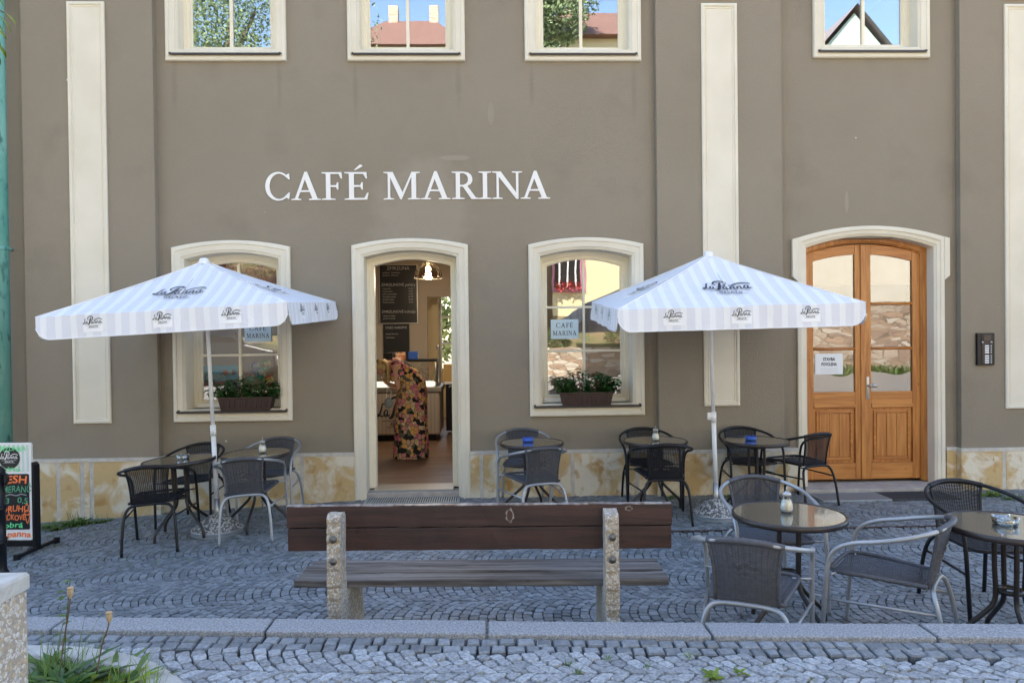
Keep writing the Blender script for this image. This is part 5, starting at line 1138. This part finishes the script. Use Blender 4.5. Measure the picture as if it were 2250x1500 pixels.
for s in (-1, 1):
    chain(0, [((.02,s*.095,.84),.095),((0,s*.10,.50),.062),((0,s*.10,.46),.058),((.02,s*.10,.30),.055),((.03,s*.10,.09),.036),((-.02,s*.105,.045),.034),((-.13,s*.12,.03),.024)])
    hnd = chain(3, [((-.20,s*.155,1.27),.058),((-.19,s*.19,1.12),.046),((-.165,s*.205,.985),.037),((-.235,s*.15,1.00),.034),((-.30,s*.085,1.04),.023),((-.335,s*.055,1.07),.030)])
    for k in range(4):
        yy = s*(.035+.014*k); chain(hnd, [((-.365+.004*k,yy,1.095-.010*k),.0085),((-.385+.006*k,yy-.006*s,1.118-.012*k),.0078),((-.388+.008*k,yy-.014*s,1.140-.014*k),.0065)])
    chain(hnd, [((-.338,s*.03,1.085),.0095),((-.350,s*.018,1.108),.008)])
skin_mesh('body', V_, E_, M['skin'], pe)
nb = MB(); nb.ball((-.452,0,1.198), .018, 10, 8, (1.2,.8,1.0)); nb.build('nose', M['skin'], pe)
for s in (-1, 1):
    MB().ball((-.452,s*.032,1.228), .012, 10, 8, (.7,1,.8)).build('eye', M['white'], pe); MB().ball((-.360,s*.079,1.235), .022, 10, 8, (1,.35,1.3)).build('ear', M['skin'], pe)
MB().ball((-.447,0,1.160), .016, 10, 6, (.7,1.3,.4)).build('mouth', M['pink'], pe)
MB().tube(crom([(-.465,-.06,1.235),(-.475,0,1.238),(-.465,.06,1.235)],4), .009, 6).build('glasses', M['black'], pe)
hr = MB(); hr.ball((-.375,0,1.285), .098, 20, 14, (1.05,.95,1.0))
for i in range(16):
    a = -1.2+2.4*i/15; y0 = .085*math.sin(a); x0_ = -.37+.03*math.cos(a)
    hr.tube(crom([(x0_-.02,y0,1.37-.02*abs(a)),(x0_+.03,y0*1.2,1.33),(x0_+.055,y0*1.25-.02,1.24),(x0_+.05+.02*math.sin(i*2),y0*1.1-.04,1.14),(x0_+.04+.01*math.sin(i),y0-.05,1.06)],4), [.022]*6+[.020]*6+[.012]*5, 8)
hr.build('hair', M['hair'], pe)
dr = MB(); rings = []; fold = lambda k, t: 1+.045*t*math.sin(k*2*PI/48*9+t*3)+.02*t*math.sin(k*2*PI/48*5)
for x, z, rx, ry, tl, ft in ((.0,.012,.245,.205,0,1),(-.0,.20,.238,.20,0,.9),(0,.45,.228,.19,0,.7),(.005,.70,.222,.19,2,.5),(.02,.88,.218,.195,8,.25),(.02,1.00,.205,.19,22,.1),(-.02,1.10,.175,.175,42,0),(-.08,1.185,.150,.170,55,0),(-.14,1.24,.140,.178,60,0),(-.20,1.285,.125,.175,66,0),(-.245,1.305,.10,.145,72,0),(-.262,1.312,.085,.125,74,0)):
    t_ = R_(tl); rings.append([(x+rx*math.cos(2*PI*k/48)*fold(k,ft)*math.cos(t_), ry*math.sin(2*PI*k/48)*fold(k,ft), z+rx*math.cos(2*PI*k/48)*math.sin(t_)) for k in range(48)])
dr.loft(rings, True)
for s in (-1, 1):
    sr = []
    for (x, y, z, r) in ((-.195,.10,1.275,.085),(-.195,.15,1.25,.075),(-.19,.175,1.18,.070),(-.185,.19,1.10,.068)): sr.append([(x+r*math.cos(2*PI*k/20), s*(y+r*.62*math.sin(2*PI*k/20)), z+.03*math.cos(2*PI*k/20)) for k in range(20)])
    dr.loft(sr, True)
dr.build('dress', M['floral'], pe)
for s in (-1, 1):
    sh = MB(); sh.ball((-.08,s*.115,.025), .05, 12, 8, (2.0,.8,.45)); sh.build('shoe', M['skin'], pe)
hb = empty('handbag', (-1.39,10.05,.85), 0, 'small grey-blue handbag hanging in front of the customer', 'bag'); MB().ball((0,0,-.09), .075, 14, 10, (.8,.45,1)).build('pouch', mat('grey_blue_leather', (.25,.32,.36), .5), hb); MB().tube(crom([(-.03,0,-.04),(-.02,0,.08),(.02,0,.17),(.04,0,.08),(.03,0,-.04)],4), .006, 6).build('strap', M['paper'], hb)

# ------------------------------------------------------------------ across the street (seen in the window reflections)
tag(MB().box(-45,45,-6.45,-6.0,-.3,1.24).build('garden_wall', M['rubble']), 'rubble stone garden wall across the street, mirrored in the windows', 'wall')
def hillz(x, y): d_ = -y-6.4; return 1.15 + .28*max(0, d_)*min(1, d_/3) + (.12*max(0, d_-18)) + .3*math.sin(x*.25)*min(1, d_/4)
tag(sheet('hillside', M['turf'], lin(-90,110,50), lin(-110,-6.4,40), hillz), kind='structure')
tag(sheet('ground', M['turf'], [-300,-60,60,300], [-300,-112,16,300], lambda x, y: -.4), kind='structure')
def house(x0, x1, yf, dep, zb, ze, rh, wm_, rm, lb, gable=False, wins=(), shut=False, dorm=False, chim=True):
    cx_ = (x0+x1)/2; r = empty('house', (cx_, yf, zb), 0, lb, 'house', 'houses across the street'); w2 = (x1-x0)/2; h_ = ze-zb
    MB().box(-w2,w2,-dep,0,0,h_).build('wall', wm_, r)
    mb = MB(); o_ = .35
    if gable: mb.add([(-w2-o_,.4,h_-.15),(w2+o_,.4,h_-.15),(0,.4,h_+rh),(-w2-o_,-dep-.3,h_-.15),(w2+o_,-dep-.3,h_-.15),(0,-dep-.3,h_+rh)], [(0,3,5,2),(1,2,5,4)]); MB().add([(-w2,.01,h_),(w2,.01,h_),(0,.01,h_+rh*.93)], [(0,1,2)]).build('gable', wm_, r)
    else: mb.add([(-w2-o_,.4,h_),(w2+o_,.4,h_),(w2+o_,-dep-.4,h_),(-w2-o_,-dep-.4,h_),(-w2*.45,-dep*.5,h_+rh),(w2*.45,-dep*.5,h_+rh)], [(0,1,5,4),(1,2,5),(2,3,4,5),(3,0,4),(0,3,2,1)])
    rf = mb.build('roof', rm, r)
    if chim:
        for q in (-.3, .42): MB().box(w2*q-.3,w2*q+.3,-dep*.5-.3,-dep*.5+.3,h_+rh*.4,h_+rh+.9).build('chimney', M['stonewall'], rf)
    for (wx, wz, ww, wh) in wins:
        f = MB().box(wx-cx_-ww/2-.22,wx-cx_+ww/2+.22,-.02,.05,wz-zb-wh/2-.2,wz-zb+wh/2+.25).build('window', M['pink'] if shut else M['white'], r); MB().box(wx-cx_-ww/2,wx-cx_+ww/2,.051,.06,wz-zb-wh/2,wz-zb+wh/2).build('pane', M['winddark'], f)
        for q in (-1, 0, 1): MB().box(wx-cx_+q*ww*.32-.03,wx-cx_+q*ww*.32+.03,.061,.075,wz-zb-wh/2,wz-zb+wh/2).build('glazing_bar', M['white'], f)
        if shut:
            fl = MB()
            for _ in range(150): leafmesh(fl, (wx-cx_+random.uniform(-ww/2,ww/2), .15+random.uniform(0,.15), wz-zb-wh/2+random.uniform(-.15,.15)), (random.uniform(-1,1),.5,random.uniform(-.5,1)), .10, .07)
            fl.build('flowers', M['redflower'], f)
    if dorm:
        MB().box(-w2*.2,w2*.25,-.6,.35,h_+.1,h_+1.9).build('dormer', wm_, r)
    return r
house(1.2,8.6,-10.2,9,1.5,12.4,2.9,M['yellowwall'],M['roof'],'tall yellow house with pink window surround and red roof across the street',wins=[(2.9,3.9,.95,1.0),(2.9,7.6,1.1,1.4),(5.9,7.6,1.1,1.4),(6.8,3.9,.95,1.0)],shut=True)
house(10.4,19.5,-10.6,9,1.6,9.6,2.6,M['palewall'],M['greyroof'],'pale house with grey mansard roof across the street on the right',wins=[(12.4,5.6,1.2,1.6),(17.8,5.0,1.1,1.5)],dorm=True)
house(-8.4,-1.2,-27,8,7.6,18.7,3.2,M['palewall'],M['roof'],'pale hillside house with hipped red roof and two chimneys',wins=[(-5,13,1.2,1.6),(-2,13,1.2,1.6)])
house(15.9,25.4,-24,8,6.5,14.0,5.8,M['greenwall'],M['greyroof'],'gabled hillside house at the far right of the reflections',gable=True,wins=[(22,15,1.4,1.8)])
house(-30,-19,-24,8,6.5,13.0,4,M['yellowwall'],M['roof'],'low yellow hillside house behind the trees at the far left',wins=[(-25,10,1.2,1.4)])
def tree(x, y, z, h_, r, lb, n=19000, ls=.17, nm='tree', grp='trees across the street'):
    t_ = empty(nm, (x,y,z), 0, lb, 'tree', grp); tr = MB(); tr.tube([(0,0,0),(.05,0,h_*.3),(0,.05,h_*.65)], [r*.09,r*.07,r*.03], 10)
    cs = []
    for _ in range(13):
        a = random.uniform(0,2*PI); e = random.uniform(.0,1); rr = r*random.uniform(.25,.75)*(1-.45*e); c = Vector((rr*math.cos(a), rr*math.sin(a), h_*(.38+.52*e))); cs.append((c, r*random.uniform(.28,.48))); tr.tube([(0,.02,h_*random.uniform(.25,.5)), tuple(c*.9)], [r*.035,r*.012], 6)
    tr.build('trunk', M['bark'], t_); mb = MB(); vs = []; 
    for _ in range(n):
        c, q = random.choice(cs); d_ = Vector((random.gauss(0,1),random.gauss(0,1),random.gauss(0,1))).normalized()*q*random.uniform(.55,1.15); p_ = c+d_; u_ = Vector((random.gauss(0,1),random.gauss(0,1),random.gauss(0,1))).normalized(); w_ = u_.cross(Vector((random.random(),random.random(),1))).normalized(); L_ = ls*random.uniform(.6,1.2)
        mb.add([p_-u_*L_*.5, p_+w_*L_*.3, p_+u_*L_*.5, p_-w_*L_*.3], [(0,1,2,3)])
    mb.build('crown', M['foliage'], t_); return t_
for a in ((-10.9,-13,3,15.5,5.0,'tall broad tree across the street mirrored in the left upper window'),(-7.6,-15,4,12.8,4.0,'second tree right of the tallest one across the street'),(-16.5,-15,3.5,12,4,'dense tree at the far left across the street'),(2.0,-8.6,1.9,17.5,2.3,'slender tree in front of the yellow house'),(9.5,-13,3,11,3.2,'tree between the yellow and the pale house'),(-3.5,-20,5.4,9,3,'tree below the hillside house')): tree(*a)
for i, (x, y, r) in enumerate(((4.9,-7.6,1.05),(6.6,-7.9,1.0),(-1.5,-7.4,.8),(2.1,-7.2,.6))):
    b = empty('bush', (x,y,hillz(x,y)-.1), 0, ['round clipped bush in the garden before the yellow house','second round bush right of the first in the garden','low bush at the left end of the garden','small bush under the pink window'][i], 'bush', 'bushes in the garden across the street'); mb = MB()
    for _ in range(900):
        d_ = Vector((random.gauss(0,1),random.gauss(0,1),random.gauss(0,1))).normalized(); d_.z = abs(d_.z); p_ = d_*r*random.uniform(.8,1.02); leafmesh(mb, p_, d_+Vector((random.uniform(-.8,.8),)*3), .13, .07)
    mb.build('foliage', M['foliage'], b)
pg = empty('dark_parasol', (4.15,-5.2,ST), 0, 'large dark folded-edge parasol across the street, mirrored in the right window', 'parasol')
MB().tube([(0,0,0),(0,0,2.6)], .03, 10).build('pole', M['bronze'], pg); MB().add([(0,0,2.7)]+[(1.7*math.cos(PI/4+q*PI/2)*1.2,1.7*math.sin(PI/4+q*PI/2),1.95) for q in range(4)]+[(1.7*math.cos(PI/4+q*PI/2)*1.2,1.7*math.sin(PI/4+q*PI/2),1.70) for q in range(4)], [(0,1,2),(0,2,3),(0,3,4),(0,4,1),(1,5,6,2),(2,6,7,3),(3,7,8,4),(4,8,5,1)]).build('canopy', M['navy'], pg); MB().lathe([(.3,0),(.3,.06),(.05,.09)], seg=24).build('weight', M['concrete'], pg)
# green yard behind the building, seen through the passage window
tree(-2.2,20.5,-.4,4.4,2.2,'sunlit tree in the yard behind the cafe',5000,.2,grp='yard trees'); tree(1.2,21.5,-.4,4.8,2.4,'second yard tree further right behind the cafe',5000,.2,grp='yard trees')
wf = MB(); wf.box(-1.02,-.97,15.08,15.13,.95,2.6).box(.45,.5,15.08,15.13,.95,2.6).box(-.97,.45,15.08,15.13,.95,1.0).box(-.97,.45,15.08,15.13,2.55,2.6)
for zz in (1.5, 2.05): wf.box(-.97,.45,15.085,15.125,zz-.018,zz+.018)
for xx in (-.6, .1): wf.box(xx-.02,xx+.02,15.083,15.128,1.0,2.55)
part(wf, 'back_window', M['white'])

vn = empty('parked_van', (-8.4,-4.5,ST), 0, 'dark grey van parked across the street, mirrored in the left cafe window', 'van'); VB = mat('dark_grey_car_paint', (.03,.032,.036), .3, coat=.6)
MB().prism([(-2.6,.35),(2.35,.35),(2.6,.55),(2.55,.95),(1.75,1.15),(1.15,1.95),(.9,2.02),(-2.5,2.02),(-2.62,1.9)], -.95, .95).build('body', VB, vn, .05)
for a, b in ((-2.35,-1.35),(-1.25,-.2)): MB().prism([(a,1.2),(b,1.2),(b,1.85),(a,1.85)], .951, .957).build('window', M['winddark'], vn)
MB().prism([(-.1,1.2),(1.55,1.2),(1.05,1.85),(-.1,1.85)], .951, .957).build('window', M['winddark'], vn)
for q in (-1.7, 1.7):
    wh = MB().tube([(q,.72,.33),(q,.90,.33)], .33, 28).build('wheel', M['winddark'], vn); MB().tube([(q,.901,.33),(q,.91,.33)], .2, 20).build('rim', M['winddark'], wh)
    wh = MB().tube([(q,-.72,.33),(q,-.90,.33)], .33, 28).build('wheel', M['rubber'], vn)
for q in (.6, -.6): MB().box(2.54,2.60,q-.18,q+.18,.70,.86).build('headlight', M['paper'], vn, .01)

tag(MB().box(9.8,26,-5.98,-5.6,.2,2.55).build('yard_wall', M['rubble'], None, .03), 'higher rubble wall across the street, mirrored in the wooden door', 'wall')
mb = MB()
for _ in range(1500): x = random.uniform(9.8,26); blades(mb, x, -5.45+random.uniform(-.15,.25), ST, 2, .42, .1, .03, .8)
tag(mb.build('roadside_grass', M['grass']), kind='stuff')

for lx_, lz_, a_, b_ in ((.165,.775,.022,.038),(.80,.808,.020,.013)):
    kn_ = MB(); kn_.add([(lx_+a_*math.cos(t*PI/8)*(1+.2*math.sin(t*3)), .0885-.0006, lz_+b_*math.sin(t*PI/8)*(1+.2*math.cos(t*2))) for t in range(16)], [tuple(range(15,-1,-1))]); k1 = kn_.build('knot_scar', M['worn'], bn)
    kn_ = MB(); kn_.add([(lx_+.7*a_*math.cos(t*PI/8), .0885-.0022, lz_+.72*b_*math.sin(t*PI/8)) for t in range(16)], [tuple(range(15,-1,-1))]); kn_.build('knot', mat('knot_wood', (.06,.03,.02), .7), k1)
